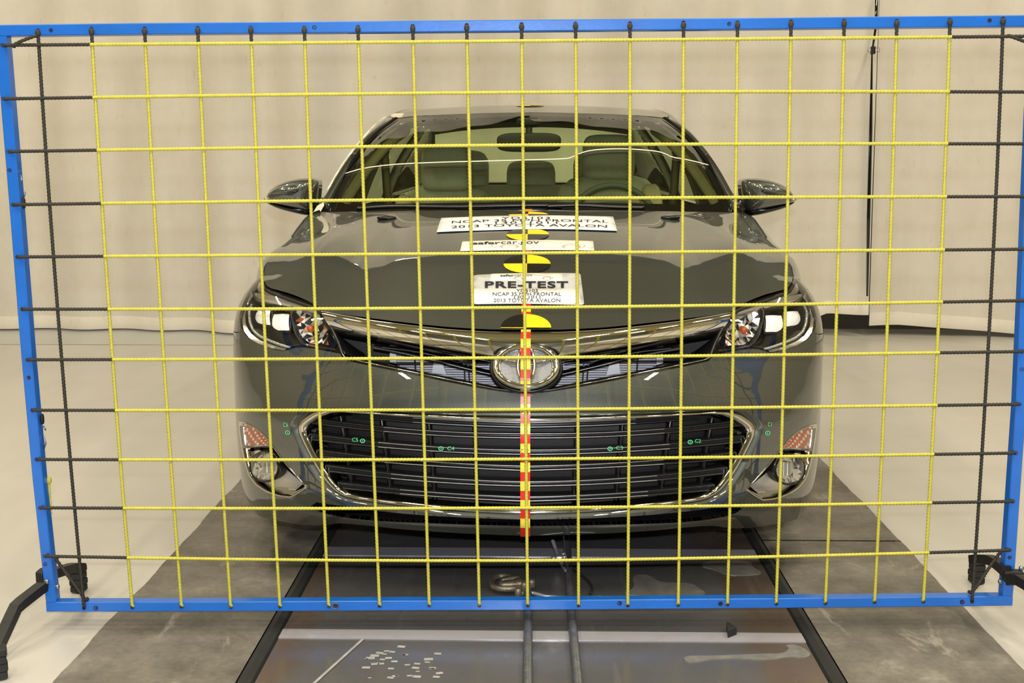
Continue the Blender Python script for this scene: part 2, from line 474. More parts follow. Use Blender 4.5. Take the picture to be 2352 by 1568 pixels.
def fpart(name, bm, mat, label=None): return bm.build(name, mat, floor, False, label)
fpart('dark_floor', MB().add(*quad_grid(-W2, W2, YC + .3, Y1, 1, 1)), M['darkfloor'], 'dark concrete floor seen under the curtain hem')
p = at_z([[0, 791], [0, 768]])[:, 1]
fpart('floor_strip', MB().add(*quad_grid(-W2, -1.6, p[0], YC + .2, 1, 1, .0015)), M['strip'], 'paler grey strip of floor along the left curtain hem')
GJ = .022                      # half width of the black joint
# concrete slabs of the track, split at the cross joints
for nm, xa, xb, fa, fb, ys in (('concrete_slab', None, gl - GJ, el, None, (Y0, 1.9, 4.55, YC + .3)), ('concrete_slab', gr + GJ, None, None, er, (Y0, 2.25, 3.43, 5.2, YC + .3))):
    for ya, yb in zip(ys[:-1], ys[1:]):
        v, f = quad_grid(xa, xb, ya + .004, yb - .004, 1, max(2, int((yb - ya) * 40)), 0, fa, fb)
        fpart(nm, MB().add(v, f), M['concrete'])
fpart('slab_base', MB().add(*box_vf((xl - .005, Y0, -.08), (xr + .005, YC + .3, -.02))), M['matt'])
for x in (gl, gr):
    v, f = tube_vf([(x, Y0, -.012), (x, YC + .3, -.012)], GJ * 1.02, 8); fpart('joint_seal', MB().add(v, f), M['rubber'], 'black rubber seal beside the steel plates')
# steel cover plates and the paler strips between them
pl = [at_z([[1212, y]])[0, 1] for y in (1469, 1449, 1278, 1259)]
edges = [(Y0, .6, 'steel_plate'), (.606, pl[0], 'steel_plate'), (pl[0], pl[1], 'plate_strip'), (pl[1] + .003, pl[2], 'steel_plate'), (pl[2], pl[3], 'plate_strip'), (pl[3] + .003, 5.2, 'steel_plate'), (5.206, YC + .3, 'steel_plate')]
for ya, yb, nm in edges:
    z1 = -.002 if nm == 'steel_plate' else .001
    v, f = box_vf((gl + GJ, ya, -.02), (gr - GJ, yb, z1)); fpart(nm, MB().add(v, f), M['plate'] if nm == 'steel_plate' else M['platestrip'])
def flat_poly(px, z, thick, mat, name, seed=0):
    P = at_z(px, z)[:, :2]; P = smooth_poly(P, 2, True)
    pts, T, lp = cdt(P, (), .03)
    n = len(pts); V = np.vstack([np.c_[pts, np.full(n, z)], np.c_[pts, np.full(n, z - thick)]])
    F = [tuple(t) for t in T]; l = lp[0]
    F += [(l[i], l[i] + n, l[(i + 1) % len(l)] + n, l[(i + 1) % len(l)]) for i in range(len(l))]
    o = mk(name, V, F, mat, floor, False); return o
flat_poly([(1569, 1510), (1580, 1505), (1640, 1505), (1760, 1500), (1800, 1500), (1815, 1487), (1802, 1481), (1825, 1478), (1852, 1490), (1864, 1503), (1850, 1510), (1815, 1506), (1772, 1515), (1700, 1511), (1640, 1512), (1592, 1521), (1575, 1518)], .0005, .003, M['residue'], 'dried_glue')
flat_poly([(1420, 1366), (1460, 1350), (1450, 1320), (1490, 1318), (1512, 1335), (1545, 1338), (1590, 1338), (1605, 1350), (1628, 1364), (1560, 1369)], .0, .003, M['residue'], 'dried_glue')
flat_poly([(1607, 1300), (1620, 1288), (1680, 1286), (1730, 1290), (1722, 1298), (1757, 1316), (1720, 1320), (1672, 1321), (1640, 1306)], .0, .003, M['residue'], 'dried_glue')
b = MB()
for k in range(34):  # small pale squares scattered over the plate
    u = rng.uniform(870, 1010) if k < 24 else rng.uniform(840, 900); w = rng.uniform(1483, 1560)
    p = at_z([[u, w]])[0]; s = rng.uniform(.004, .011); a = rng.uniform(-.3, .3)
    q = [(p[0] + s * (math.cos(a) * i - math.sin(a) * j), p[1] + s * .9 * (math.sin(a) * i + math.cos(a) * j), -.0012) for i, j in ((-1, -.7), (1, -.7), (1, .7), (-1, .7))]
    b.add(q, [(0, 1, 2, 3)])
o = fpart('pale_marks', b, M['flake'], 'scattered pale flakes of tape stuck to the plate'); o['kind'] = 'stuff'
# chalk line along the left of the plates
p = at_z([[835, 1466], [722, 1568]]); q = at_z([[990, 1240], [840, 1300]])
fpart('chalk_line', MB().add([p[0] + (-.004, 0, .0003), p[0] + (.004, 0, .0003), p[1] + (.004, 0, .0003), p[1] + (-.004, 0, .0003)], [(0, 1, 2, 3)]), M['flake'], 'pale scribed line along the steel plate')
fl = at_z([[1672, 1466], [1692, 1458], [1674, 1446], [1668, 1445]])
fpart('rubber_chip', MB().add([*(fl + (0, 0, .002)), *(fl + (0, 0, .02))], [(3, 2, 1, 0), (4, 5, 6, 7), (0, 1, 5, 4), (1, 2, 6, 5), (2, 3, 7, 6), (3, 0, 4, 7)]), M['rubber'], 'small black rubber chip lying on the plate strip')

def wall(name, lo, hi, mat):
    o = MB().add(*box_vf(lo, hi)).build(name, mat); tag(o, kind='structure'); return o
wall('wall_left', (-W2 - .1, Y0, 0), (-W2, Y1, 6.8), M['wall']); wall('wall_right', (W2, Y0, 0), (W2 + .1, Y1, 6.8), M['wall'])
wall('wall_back', (-W2, Y1, 0), (W2, Y1 + .1, 6.8), M['wallgrey']); wall('wall_front', (-W2, Y0 - .1, 0), (W2, Y0, 6.8), M['wallgrey'])
wall('ceiling', (-W2, Y0, 6.8), (W2, Y1, 6.9), M['ceiling'])
CURTOP = 3.8
def curtain(name, x0, x1, y, hem, seed, label, amp=.05, e0=None, e1=None):
    r = np.random.default_rng(seed); ks = [(r.uniform(1.8, 4.2), r.uniform(0, 6.28), r.uniform(.4, 1)) for _ in range(4)] + [(r.uniform(6, 13), r.uniform(0, 6.28), r.uniform(.12, .3)) for _ in range(5)]
    nx = int((x1 - x0) / .03); nz = 40; V = []; F = []
    for j in range(nz + 1):
        t = j / nz
        for i in range(nx + 1):
            x = x0 + (x1 - x0) * i / nx
            zz = CURTOP * t; xs = x + (e1(zz) * (i / nx) ** 6 if e1 else 0) + (e0(zz) * (1 - i / nx) ** 6 if e0 else 0)
            d = sum(a * math.sin(k * x + p + .25 * math.sin(2.1 * t + p)) for k, p, a in ks) * amp * (.75 + .25 * t)
            h = hem(x)
            V.append((xs, y + d, h + (CURTOP - h) * t))
    for j in range(nz):
        for i in range(nx):
            k = j * (nx + 1) + i; F.append((k, k + 1, k + nx + 2, k + nx + 1))
    root = thing(name, label, 'curtain', ((x0 + x1) / 2, y, 0))
    mk('curtain_cloth', V, F, M['curtain'], root)
    n = len(V)
    # stitched hem: a slightly thicker fold along the bottom
    H = []; HF = []
    for i in range(nx + 1):
        a = np.array(V[i]); c = np.array(V[nx + 1 + i]); u = (c - a) / np.linalg.norm(c - a)
        H += [a + (0, -.006, 0), a + u * .085 + (0, -.006, 0), a + u * .087]
    for i in range(nx):
        k = i * 3; HF += [(k, k + 3, k + 4, k + 1), (k + 1, k + 4, k + 5, k + 2)]
    mk('hem', H, HF, M['curtain'], root)
    return root
_s = at_y([[2014, 0], [1992, 640]], YC); gap = _s[1, 0]
slit = lambda z: (_s[0, 0] - _s[1, 0]) * (z - _s[1, 2]) / (_s[0, 2] - _s[1, 2])
def hemL(x):
    u = proj([(x, YC, .1)])[0, 0]
    return float(np.interp(u, [0, 600, 1700, 1850, 1895, 1990], [.012, .012, .012, .10, .158, .152]))
def hemR(x):
    u = proj([(x, YC, .1)])[0, 0]
    return float(np.interp(u, [1995, 2060, 2352, 2700], [.072, .075, .022, .02]))
curtain('canvas_curtain', -6.9, gap - .010, YC + .02, hemL, 11, 'wide beige canvas curtain hanging behind the car, left of the dark slit', .10, e1=slit)
gapR = gap + .014
curtain('canvas_curtain', gapR, 6.9, YC - .05, hemR, 5, 'beige canvas curtain panel right of the dark slit with a scuffed hem', .035, e0=slit)
# dark webbing in the slit between the curtains and the binder clip that holds them
pp = at_ys([[2014, -20], [2012, 60], [2003, 120], [2000, 300], [1995, 500], [1992, 680]], [YC - .13] * 6)
b = MB(); b.add(*tube_vf(pp, [.011, .009, .005, .011, .012, .007], 6, (0, 1, 0), sq=(1, .25)))
o = b.build('curtain_strap', M['frit'], smooth=True); tag(o, 'dark navy strap hanging in the slit between the two curtains', 'strap')
c = at_y([[2006, 115]], YC - .17)[0]
rt = thing('binder_clip', 'small black binder clip holding the curtain edges together', 'clip', tuple(c))
b = MB().add(*loft_vf([[c + (x, y, s) for x, y in ((-.014, 0), (.014, 0), (.004, .05), (-.004, .05))] for s in (-.024, .024)])); b.build('clip_body', M['matt'], rt)
for s in (-1, 1):
    b = MB().add(*tube_vf([c + (s * .012, 0, .012), c + (s * .034, -.01, .014), c + (s * .038, -.012, .0), c + (s * .034, -.01, -.014), c + (s * .012, 0, -.012)], .0018, 6, (0, 1, 0))); b.build('wire_lever', M['zinc'], rt, True)
# ------------------------------------------------------------------ car: body shell B(a, z)
NY = 2.84
car = thing('car', 'dark olive-grey sedan with test placards standing behind the rope grid', 'car', (0, NY + 2.3, 0))
_pl = np.array([(0, 0), (.15, .004), (.3, .018), (.45, .050), (.58, .100), (.69, .165), (.78, .25), (.842, .35), (.878, .45), (.893, .56), (.902, .72), (.910, .95), (.916, 1.3), (.918, 1.8), (.918, 2.6), (.917, 3.3), (.905, 3.9), (.87, 4.3), (.80, 4.52), (.6, 4.65), (.3, 4.70), (0, 4.71)])
_full = np.vstack([_pl[1:3][::-1] * (-1, 1), _pl])
_sm = resample(smooth_poly(_full, 4), .004)
_sm = _sm[_sm[:, 0] > 1e-6] if False else _sm[np.argmin(np.abs(_sm[:400, 0])):]
_sm = np.vstack([[(0.0, _sm[0, 1])], _sm[_sm[:, 0] > .002] if False else _sm[1:]]); _sm[:, 1] -= _sm[0, 1]
_pa = np.concatenate([[0], np.cumsum(np.linalg.norm(np.diff(_sm, axis=0), axis=1))])
_tn = np.gradient(_sm, axis=0); _tn /= np.linalg.norm(_tn, axis=1)[:, None]
for _ in range(40): _tn[1:-1] = (_tn[:-2] + 2 * _tn[1:-1] + _tn[2:]) / 4
_tn[0] = (1, 0)
_nx, _ny = _tn[:, 1], -_tn[:, 0]          # outward
def sstep(x, a, b): t = np.clip((x - a) / (b - a), 0, 1); return t * t * (3 - 2 * t)
def a_of_t(t): return float(np.interp(t, np.maximum.accumulate(_sm[:, 1]), _pa))
ZF = [.10, .16, .20, .235, .30, .40, .48, .55, .62, .68, .72, .76, .80, .84, .88, .94]
PF = [.16, .08, .042, .012, .0, .0, .004, .018, .046, .076, .098, .13, .185, .27, .38, .58]
PS = [.06, .03, .016, .009, .003, .0, .0, .0, .0, .003, .009, .02, .042, .08, .14, .26]
PD = [.06, .03, .016, .009, .003, .0, .0, .0, .0, .0, .002, .006, .012, .02, .03, .05]
def _sp(zs, vs):
    zz = np.linspace(zs[0], zs[-1], 400); v = np.interp(zz, zs, vs)
    k = np.hanning(25); k /= k.sum(); vp = np.pad(v, 12, mode='reflect', reflect_type='odd'); return zz, np.convolve(vp, k, 'valid')
_zz, _pf = _sp(ZF, PF); _, _ps = _sp(ZF, PS); _, _pd = _sp(ZF, PD); A_SIDE = (a_of_t(.8), a_of_t(1.5))
def B(az, off=0.0):
    az = np.atleast_2d(np.asarray(az, float)); a = np.abs(az[:, 0]); z = az[:, 1]
    x = np.interp(a, _pa, _sm[:, 0]); y = np.interp(a, _pa, _sm[:, 1])
    nx = np.interp(a, _pa, _nx); ny = np.interp(a, _pa, _ny)
    w = sstep(nx, .45, .97)
    o = np.interp(z, _zz, _pf) * (1 - w) + np.interp(z, _zz, _ps) * w
    w2 = sstep(a, *A_SIDE); o = o * (1 - w2) + np.interp(z, _zz, _pd) * w2
    s = np.sign(az[:, 0]); s[s == 0] = 1
    return np.stack([s * (x - nx * o), NY + y - ny * o, z], -1) + (BN(az) * np.reshape(off, (-1, 1)) if np.any(off) else 0)
def BN(az):
    az = np.atleast_2d(np.asarray(az, float)); e = .004
    s = np.where(az[:, :1] < 0, -1.0, 1.0); q = az.copy(); q[:, 0] = np.abs(q[:, 0])
    lo = q.copy(); lo[:, 0] = np.maximum(q[:, 0] - e, 0); hi = q.copy(); hi[:, 0] += e
    da = B(hi) - B(lo); dz = B(q + (0, e)) - B(q - (0, e))
    n = np.cross(da, dz); n /= np.linalg.norm(n, axis=1)[:, None]
    n[:, :1] *= s; return n
_ga, _gz = np.meshgrid(np.linspace(0, 1.05, 120), np.linspace(.12, .92, 84)); _g = np.stack([_ga.ravel(), _gz.ravel()], -1); _gp = proj(B(_g))
def AZ(px, off=0.0):
    "photo point on the car's right-hand (viewer) side -> shell coordinates"
    px = np.atleast_2d(np.asarray(px, float)); q = np.array([_g[np.argmin(((_gp - p) ** 2).sum(1))] for p in px])
    for _ in range(14):
        b0_ = proj(B(q, off)); r = b0_ - px; h = 1e-4
        J0 = (proj(B(q + (h, 0), off)) - b0_) / h; J1 = (proj(B(q + (0, h), off)) - b0_) / h
        det = J0[:, 0] * J1[:, 1] - J1[:, 0] * J0[:, 1]
        A = (J0 ** 2).sum(1) + 50; Bb = (J0 * J1).sum(1); D = (J1 ** 2).sum(1) + 50
        g0 = (J0 * r).sum(1); g1 = (J1 * r).sum(1); dt = A * D - Bb * Bb
        st = np.stack([(D * g0 - Bb * g1) / dt, (A * g1 - Bb * g0) / dt], -1)
        q = q - np.clip(st, -.05, .05); q[:, 0] = np.clip(q[:, 0], 0, 1.06); q[:, 1] = np.clip(q[:, 1], .11, .93)
    return q
MX = np.array([-1.0, 1.0])
def sym(h):
    "right half outline starting and ending on the centre line -> full outline"
    h = np.array(h); h[0, 0] = 0; h[-1, 0] = 0
    return np.vstack([h, (h[1:-1] * MX)[::-1]])
def bpatch(name, outer, holes, mat, parent, step=.022, off=0.0, skirt=.012, label=None, bstep=None, side=1, flat=False, fn=None):
    P, T, loops = cdt(outer, holes, step, bstep=bstep)
    if side < 0: P = P * MX; T = T[:, ::-1]
    o = off if fn is None else fn(P * (MX if side < 0 else 1))
    V = B(P, o); Nn = BN(P)
    # keep triangles facing outward
    c = np.cross(V[T[:, 1]] - V[T[:, 0]], V[T[:, 2]] - V[T[:, 0]])
    fl = (c * Nn[T].mean(1)).sum(1) < 0; T[fl] = T[fl][:, ::-1]
    F = [tuple(t) for t in T]; NN = [Nn]; VV = [V]; n = len(V)
    if skirt:
        for l in loops:
            m = len(l); a = V[l]; bq = a - Nn[l] * skirt
            t = np.roll(a, -1, 0) - np.roll(a, 1, 0); sn = np.cross(t, Nn[l]); sn /= np.linalg.norm(sn, axis=1)[:, None] + 1e-9
            VV += [a, bq]; NN += [sn, sn]
            for i in range(m):
                k = (i + 1) % m; F.append((n + i, n + k, n + m + k, n + m + i))
            n += 2 * m
    return mk(name, np.concatenate(VV), F, mat, parent, not flat, normals=None if (flat or fn is not None) else np.concatenate(NN), label=label)
def ribbon(name, o1, o2, prof, mat, parent, n=80, closed=False, label=None, side=1, smooth=True, build=True):
    "band between two shell curves; prof = [(t, offset along the normal)]"
    a = resample_n(o1, n, closed); c = resample_n(o2, n, closed)
    rows = [B((a * (1 - t) + c * t), d) for t, d in prof]
    if side < 0: rows = [r * (-1, 1, 1) for r in rows]
    V = np.stack(rows, 1).reshape(-1, 3); m = len(prof); F = []
    for i in range(n if closed else n - 1):
        k = (i + 1) % n
        for j in range(m - 1):
            q = (i * m + j, i * m + j + 1, k * m + j + 1, k * m + j); F.append(q if side > 0 else q[::-1])
    if not build: return V, F
    return mk(name, V, F, mat, parent, smooth, label=label)
def azs(px): return AZ(px)

# ---- outlines read off the photograph's right half
lip = AZ([(1209, 757), (1240, 757), (1290, 756.5), (1330, 755), (1390, 751.5), (1450, 746), (1520, 738), (1565, 732.5), (1600, 727), (1640, 721), (1682, 713)]); lip[0, 0] = 0
head_top = AZ([(1682, 713), (1692, 705), (1706, 699), (1720, 694), (1745, 686), (1775, 676), (1800, 667), (1812, 660), (1819, 648), (1821, 636), (1821, 626)])
bar_bot = AZ([(1209, 823), (1250, 822), (1295, 818.6), (1333, 812.7), (1384, 804.5), (1452, 793), (1533, 779.5), (1582, 771), (1640, 761), (1660, 757)]); bar_bot[0, 0] = 0
body_top = AZ([(1209, 905), (1220, 904.5), (1268, 898.6), (1329, 889), (1370, 881.5), (1452, 865.4), (1530, 850), (1600, 835.6), (1628, 829), (1634, 822), (1636, 815)]); body_top[0, 0] = 0
grille_low = AZ([(1209, 888), (1240, 887), (1273, 883), (1329, 870.5), (1390, 858.5), (1448, 847.5), (1557, 825), (1591, 819), (1616, 815), (1626, 813)]); grille_low[0, 0] = 0
head_bot = AZ([(1636, 814), (1660, 811), (1682, 807), (1705, 803), (1725, 801), (1742, 802), (1756, 806), (1770, 810), (1785, 808), (1800, 804), (1830, 794), (1855, 779), (1867, 764)])
head_out = AZ([(1867, 764), (1874, 748), (1876, 730), (1872, 712), (1866, 694), (1858, 678), (1848, 660), (1838, 645), (1830, 634), (1821, 626)])
head_in = AZ([(1682, 713), (1668, 738), (1655, 764), (1644, 788), (1636, 814)])

bot = AZ([(1858, 1176), (1848, 1184), (1830, 1191), (1795, 1200), (1760, 1207), (1725, 1212), (1692, 1213), (1664, 1211), (1640, 1207), (1610, 1208), (1560, 1212), (1500, 1218), (1440, 1222), (1330, 1227), (1209, 1230)]); bot[-1, 0] = 0
af = a_of_t(.63)
bump_out = np.vstack([body_top, head_bot[1:], [(.97, .692), (a_of_t(.50), .677), (a_of_t(.60), .665), (af, .655), (a_of_t(.60), .56), (a_of_t(.585), .45), (a_of_t(.60), .33), (a_of_t(.615), .26), (a_of_t(.58), .185), (a_of_t(.50), .158)], bot])
low_hole = AZ([(1209, 954), (1320, 952.5), (1440, 949), (1560, 944), (1650, 940), (1684, 940), (1712, 946), (1738, 958), (1750, 970), (1754, 983), (1751, 996), (1742, 1013), (1728, 1042), (1712, 1072), (1694, 1102), (1674, 1127), (1656, 1142), (1634, 1152), (1600, 1160), (1540, 1168), (1440, 1179), (1330, 1186), (1209, 1190)]); low_hole[[0, -1], 0] = 0
chr_out = AZ([(1209, 959), (1320, 958), (1440, 954), (1560, 949), (1650, 944.5), (1682, 945), (1706, 952), (1728, 966), (1737, 977), (1740, 988), (1737, 1000), (1729, 1017), (1714, 1046), (1699, 1074), (1682, 1101), (1664, 1123), (1648, 1136), (1630, 1146), (1600, 1153), (1540, 1161), (1440, 1171), (1330, 1178), (1209, 1182)]); chr_out[[0, -1], 0] = 0
chr_in = AZ([(1209, 970), (1320, 968), (1440, 962.5), (1560, 956), (1630, 951.5), (1662, 954), (1688, 963), (1709, 977), (1718, 986), (1721, 995), (1718, 1006), (1711, 1021), (1698, 1047), (1684, 1071), (1667, 1096), (1649, 1119), (1636, 1131), (1620, 1139), (1594, 1146), (1540, 1153), (1440, 1163), (1330, 1170), (1209, 1174)]); chr_in[[0, -1], 0] = 0
groove_top = AZ([(1209, 1191), (1330, 1189), (1440, 1184), (1560, 1174), (1640, 1163), (1700, 1155)]); groove_top[0, 0] = 0
fogpk = AZ([(1875, 972), (1860, 975), (1838, 986), (1818, 1001), (1802, 1018), (1785, 1041), (1764, 1068), (1742, 1093), (1722, 1114), (1711, 1126), (1730, 1139), (1750, 1150), (1776, 1147), (1806, 1137), (1833, 1120), (1850, 1098), (1861, 1064), (1868, 1030)])[::-1]
groove = AZ([(1209, 1193), (1330, 1190.5), (1440, 1186), (1560, 1176), (1640, 1166), (1690, 1159), (1704, 1168), (1690, 1178), (1660, 1187), (1620, 1194), (1560, 1199.5), (1440, 1203.5), (1330, 1206), (1209, 1207.5)]); groove[[0, -1], 0] = 0
# keep a body-coloured web between hole and groove
low_hole[:, 1] = np.where(low_hole[:, 1] < .42, low_hole[:, 1], low_hole[:, 1])
bpatch('bumper_cover', sym(bump_out), [sym(low_hole), sym(groove), fogpk, (fogpk * MX)[::-1]], M['paint'], car, .02, bstep=.012)
# groove: recessed gloss black lower intake
ribbon('lower_intake_lip', sym(groove), sym(groove) * (1, 1), [(0, 0), (0, -.028)], M['black'], car, 160, True)
bpatch('lower_intake', sym(groove), [], M['black'], car, .03, off=-.026, skirt=0)
# chamfer around the lower grille and the chrome frame
ribbon('grille_surround', sym(low_hole), sym(chr_out), [(0, 0), (.5, -.004), (1, -.014)], M['paint'], car, 240, True)
ribbon('grille_frame', sym(chr_out), sym(chr_in), [(0, -.02), (.05, -.007), (.12, -.003), (.5, -.002), (.88, -.007), (.95, -.012), (1, -.05)], M['chrome'], car, 240, True, label='chrome frame of the big lower grille')
gb = bpatch('grille_backing', sym(chr_in), [], M['matt'], car, .05, off=-.075, skirt=0)
# slats of the lower grille: photo y of both edges at u = 1210, 1450, 1645
sl = [((969, 983), (961, 975), (951, 958)), ((994, 1008), (988.5, 1002), (971, 986)), ((1032, 1046), (1025, 1039), (1008, 1024)), ((1069, 1083), (1060, 1073), (1043, 1060)), ((1105, 1118.5), (1096, 1110), (1076, 1093)), ((1140, 1153.5), (1130, 1143), (1112, 1128))]
_ci = proj(B(chr_in))
def xlim(v, top):
    "right end of the grille opening at photo row v"
    best = 1560.0
    for p, q in zip(_ci[:-1], _ci[1:]):
        if (p[1] - v) * (q[1] - v) <= 0 and p[1] != q[1]:
            x = p[0] + (q[0] - p[0]) * (v - p[1]) / (q[1] - p[1])
            if x > 1300: best = x
    return best
uu0 = np.array([1210, 1450, 1645, 1725])
for (c0, c1, c2) in sl:
    ext = lambda k: np.polyfit([1210, 1450, 1645], [c0[k], c1[k], c2[k]], 2)
    pt, pb = ext(0), ext(1)
    ue = xlim(np.polyval((pt + pb) / 2, 1680), 0) if c0[0] > 975 else 1600
    ue = xlim(np.polyval((pt + pb) / 2, min(ue, 1720)), 0) + 4 if c0[0] > 975 else 1610
    us = np.linspace(1210, ue, 40)
    top = AZ(np.c_[us, np.polyval(pt, us)], -.017); low = AZ(np.c_[us, np.polyval(pb, us)], -.015)
    top[0, 0] = low[0, 0] = 0
    top = np.vstack([(top * MX)[:0:-1], top]); low = np.vstack([(low * MX)[:0:-1], low])
    slat = ribbon('grille_slat', top, low, [(0, -.06), (0, -.030), (.03, -.023), (.08, -.0195), (.20, -.0195), (.26, -.023), (.32, -.028), (.62, -.028), (.70, -.023), (.76, -.0185), (.90, -.0175), (.96, -.021), (1, -.028), (1, -.06)], M['slat'], car, 120, label=None)
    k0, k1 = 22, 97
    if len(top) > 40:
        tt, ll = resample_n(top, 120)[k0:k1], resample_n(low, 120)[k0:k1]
        for t0, t1, o_ in ((.03, .25, -.0185), (.72, .95, -.0165)):  # flash glints laid on the ridges as silver bands, centre only
            ribbon('slat_glint', tt * (1 - t0) + ll * t0, tt * (1 - t1) + ll * t1, [(0, o_ - .006), (.15, o_ - .0015), (.5, o_ + .0005), (.85, o_ - .0015), (1, o_ - .006)], M['glint'], slat, 76)
# thin uprights behind the slats
for u in (1322, 1432, 1548, 1650):
    ys = np.linspace(960, 1165, 12); q = AZ(np.c_[u + 8 - (ys - 960) * .13 * (u - 1210) / 340, ys])
    for s in (1, -1): ribbon('grille_upright', q - (.005, 0), q + (.005, 0), [(0, -.07), (0, -.045), (1, -.045), (1, -.07)], M['black'], car, 12, side=s)
# ---- upper grille
up = np.vstack([bar_bot, grille_low[::-1]]); up_full = sym(up)
v, f = box_vf((-.62, NY + .30, .48), (.62, NY + .32, .775)); mk('upper_grille_backing', v, f, M['matt'], car, False)
ribbon('upper_grille_chrome_bar', np.vstack([(lip * MX)[:0:-1], lip]) + (0, -.002), np.vstack([(bar_bot * MX)[:0:-1], bar_bot]), [(0, -.012), (.03, -.002), (.10, .006), (.25, .015), (.45, .018), (.7, .010), (.9, -.004), (.97, -.010), (1, -.045)], M['chrome'], car, 200, label='broad chrome bar above the upper grille')
tl = resample_n(np.vstack([(grille_low * MX)[:0:-1], grille_low]), 121); tb = resample_n(np.vstack([(body_top * MX)[:0:-1], body_top]), 121)
ribbon('upper_grille_trim', tl, tb, [(0, -.09), (0, -.034), (.15, -.028), (.55, -.020), (.6, -.010), (.72, -.004), (.85, -.006), (.95, -.002), (1, -.001)], M['black'], car, 200)
ribbon('upper_grille_chrome_line', tl * .42 + tb * .58, tl * .24 + tb * .76, [(0, -.008), (.3, .001), (.7, .001), (1, -.006)], M['chrome'], car, 160)
for s in (1, -1):
    e1 = AZ([(1660, 757), (1650, 775), (1638, 797), (1628, 813)]); e2 = AZ([(1668, 740), (1656, 766), (1645, 790), (1637, 813)])
    ribbon('upper_grille_end', e1, e2, [(0, -.05), (0, -.012), (.5, -.006), (1, -.006), (1, -.03)], M['chrome'], car, 12, side=s)
    e3 = AZ([(1640, 763), (1622, 782), (1600, 803), (1570, 822)]); e4 = AZ([(1660, 757), (1650, 775), (1638, 797), (1628, 813)])
    ribbon('upper_grille_cheek', e3, e4, [(0, -.10), (.35, -.07), (.75, -.035), (1, -.014)], M['black'], car, 14, side=s)
    # condenser behind the bars
    YCN = NY + .24; pan = np.array([(1262, 822), (1330, 806), (1420, 792), (1500, 778), (1512, 776), (1512, 838), (1420, 866), (1330, 886), (1262, 900)], float)
    b = MB()
    for v in np.arange(776, 900, 5.4):
        us = [u for u in np.arange(1256, 1509, 4) if inside(np.array([[u, v]]), pan)[0]]
        if len(us) < 3: continue
        q = at_y([(us[0], v), (us[-1], v), (us[-1], v + 2.7), (us[0], v + 2.7)], YCN) * (s, 1, 1)
        b.add(np.vstack([q, q + (0, .02, 0)]), [(0, 1, 2, 3), (0, 4, 5, 1), (3, 2, 6, 7)])
    o = b.build('condenser_fin', M['fin'], car); o['kind'] = 'stuff'
    v, f = box_vf((.0, YCN + .006, .50), (.36, YCN + .03, .765)); mk('condenser', v * (s, 1, 1), f, M['condenser'], car, False)
    def slab(name, px, y, th_, mat):
        q = at_y(px, y) * (s, 1, 1); n = len(q); F = [tuple(range(n)), tuple(range(2 * n - 1, n - 1, -1))] + [(i, (i + 1) % n, n + (i + 1) % n, n + i) for i in range(n)]
        return mk(name, np.vstack([q, q + (0, th_, 0)]), F, mat, car, False)
    slab('condenser_tank', [(1508, 780), (1523, 778), (1523, 834), (1508, 838)], YCN - .02, .03, M['alu'])
    slab('grille_bracket', [(1405, 798), (1417, 796), (1421, 830), (1425, 858), (1392, 862), (1402, 830)], YCN - .03, .01, M['alu'])
    slab('horn', [(1355, 806), (1400, 798), (1398, 826), (1370, 836), (1350, 826)], YCN - .05, .04, M['black'])
    for g1, w in (([(1288, 860), (1350, 846), (1420, 829), (1500, 811), (1560, 801)], 8), ([(1296, 834), (1380, 825), (1460, 808), (1540, 800)], 4)):
        g1 = smooth_poly(g1, 1); lo_, hi_ = at_y(g1 + (0, w / 2), NY + .15), at_y(g1 - (0, w / 2), NY + .15)
        rows = [lo_ + (0, .03, 0), lo_, (lo_ + hi_) / 2 + (0, -.008, 0), hi_, hi_ + (0, .03, 0)]
        v, f = loft_vf([r * (s, 1, 1) for r in rows], False, False); mk('upper_grille_bar', v, f, M['black'], car)
    for u in (1348, 1461, 1338): slab('upper_grille_upright', [(u + 5, 790), (u + 8, 790), (u + 1, 885), (u - 2, 885)], NY + .17, .01, M['black'])
# ---- emblem
E0 = B([(0, AZ([(1209, 841)])[0, 1])], .03)[0]; en = BN([(0, AZ([(1209, 841)])[0, 1])])[0]; en[0] = 0
ec = at_plane([(1208.5, 841)], E0, en)[0]; eu = np.cross(en, (1, 0, 0)); eu = eu if eu[2] > 0 else -eu
er_ = np.array([1.0, 0, 0])
pxm = np.linalg.norm(at_plane([(1209.5, 841)], E0, en)[0] - ec); pym = np.linalg.norm(at_plane([(1208.5, 842)], E0, en)[0] - ec)
emb = None
def ell(rx, ry, cy=0, n=72, d=0.0): t = np.arange(n) * 2 * PI / n; return ec + np.outer(rx * pxm * np.cos(t), er_) + np.outer((ry * np.sin(t) - cy) * pym, eu) + en * d
def ring(rx, ry, w, h, cy=0, d=0.0, n=72):
    R = []
    for k in range(8):
        th = k * 2 * PI / 8
        R.append(ell(rx + w * math.cos(th), ry + w * .8 * math.cos(th), cy, n, d + h * math.sin(th)))
    R = np.stack(R, 1).reshape(-1, 3); F = []
    for i in range(n):
        for j in range(8): F.append((i * 8 + j, i * 8 + (j + 1) % 8, ((i + 1) % n) * 8 + (j + 1) % 8, ((i + 1) % n) * 8 + j))
    return R, F
b = MB(); b.add(*ring(70, 46.5, 8.5, .012)); emb = b.build('emblem', M['chrome'], car, True, label='oval chrome emblem ring with three interlaced ellipses')
mk('emblem_rim', *ring(81, 55.5, 4, .010, d=-.016), M['black'], emb)
mk('emblem_rim', *ring(62, 41, 2, .006, d=-.004), M['chrome'], emb)
mk('emblem_bar', *ring(55, 20, 5, .008, cy=-23, d=.0), M['chrome'], emb)
mk('emblem_bar', *ring(19, 41, 5, .008, cy=-3, d=.001), M['chrome'], emb)
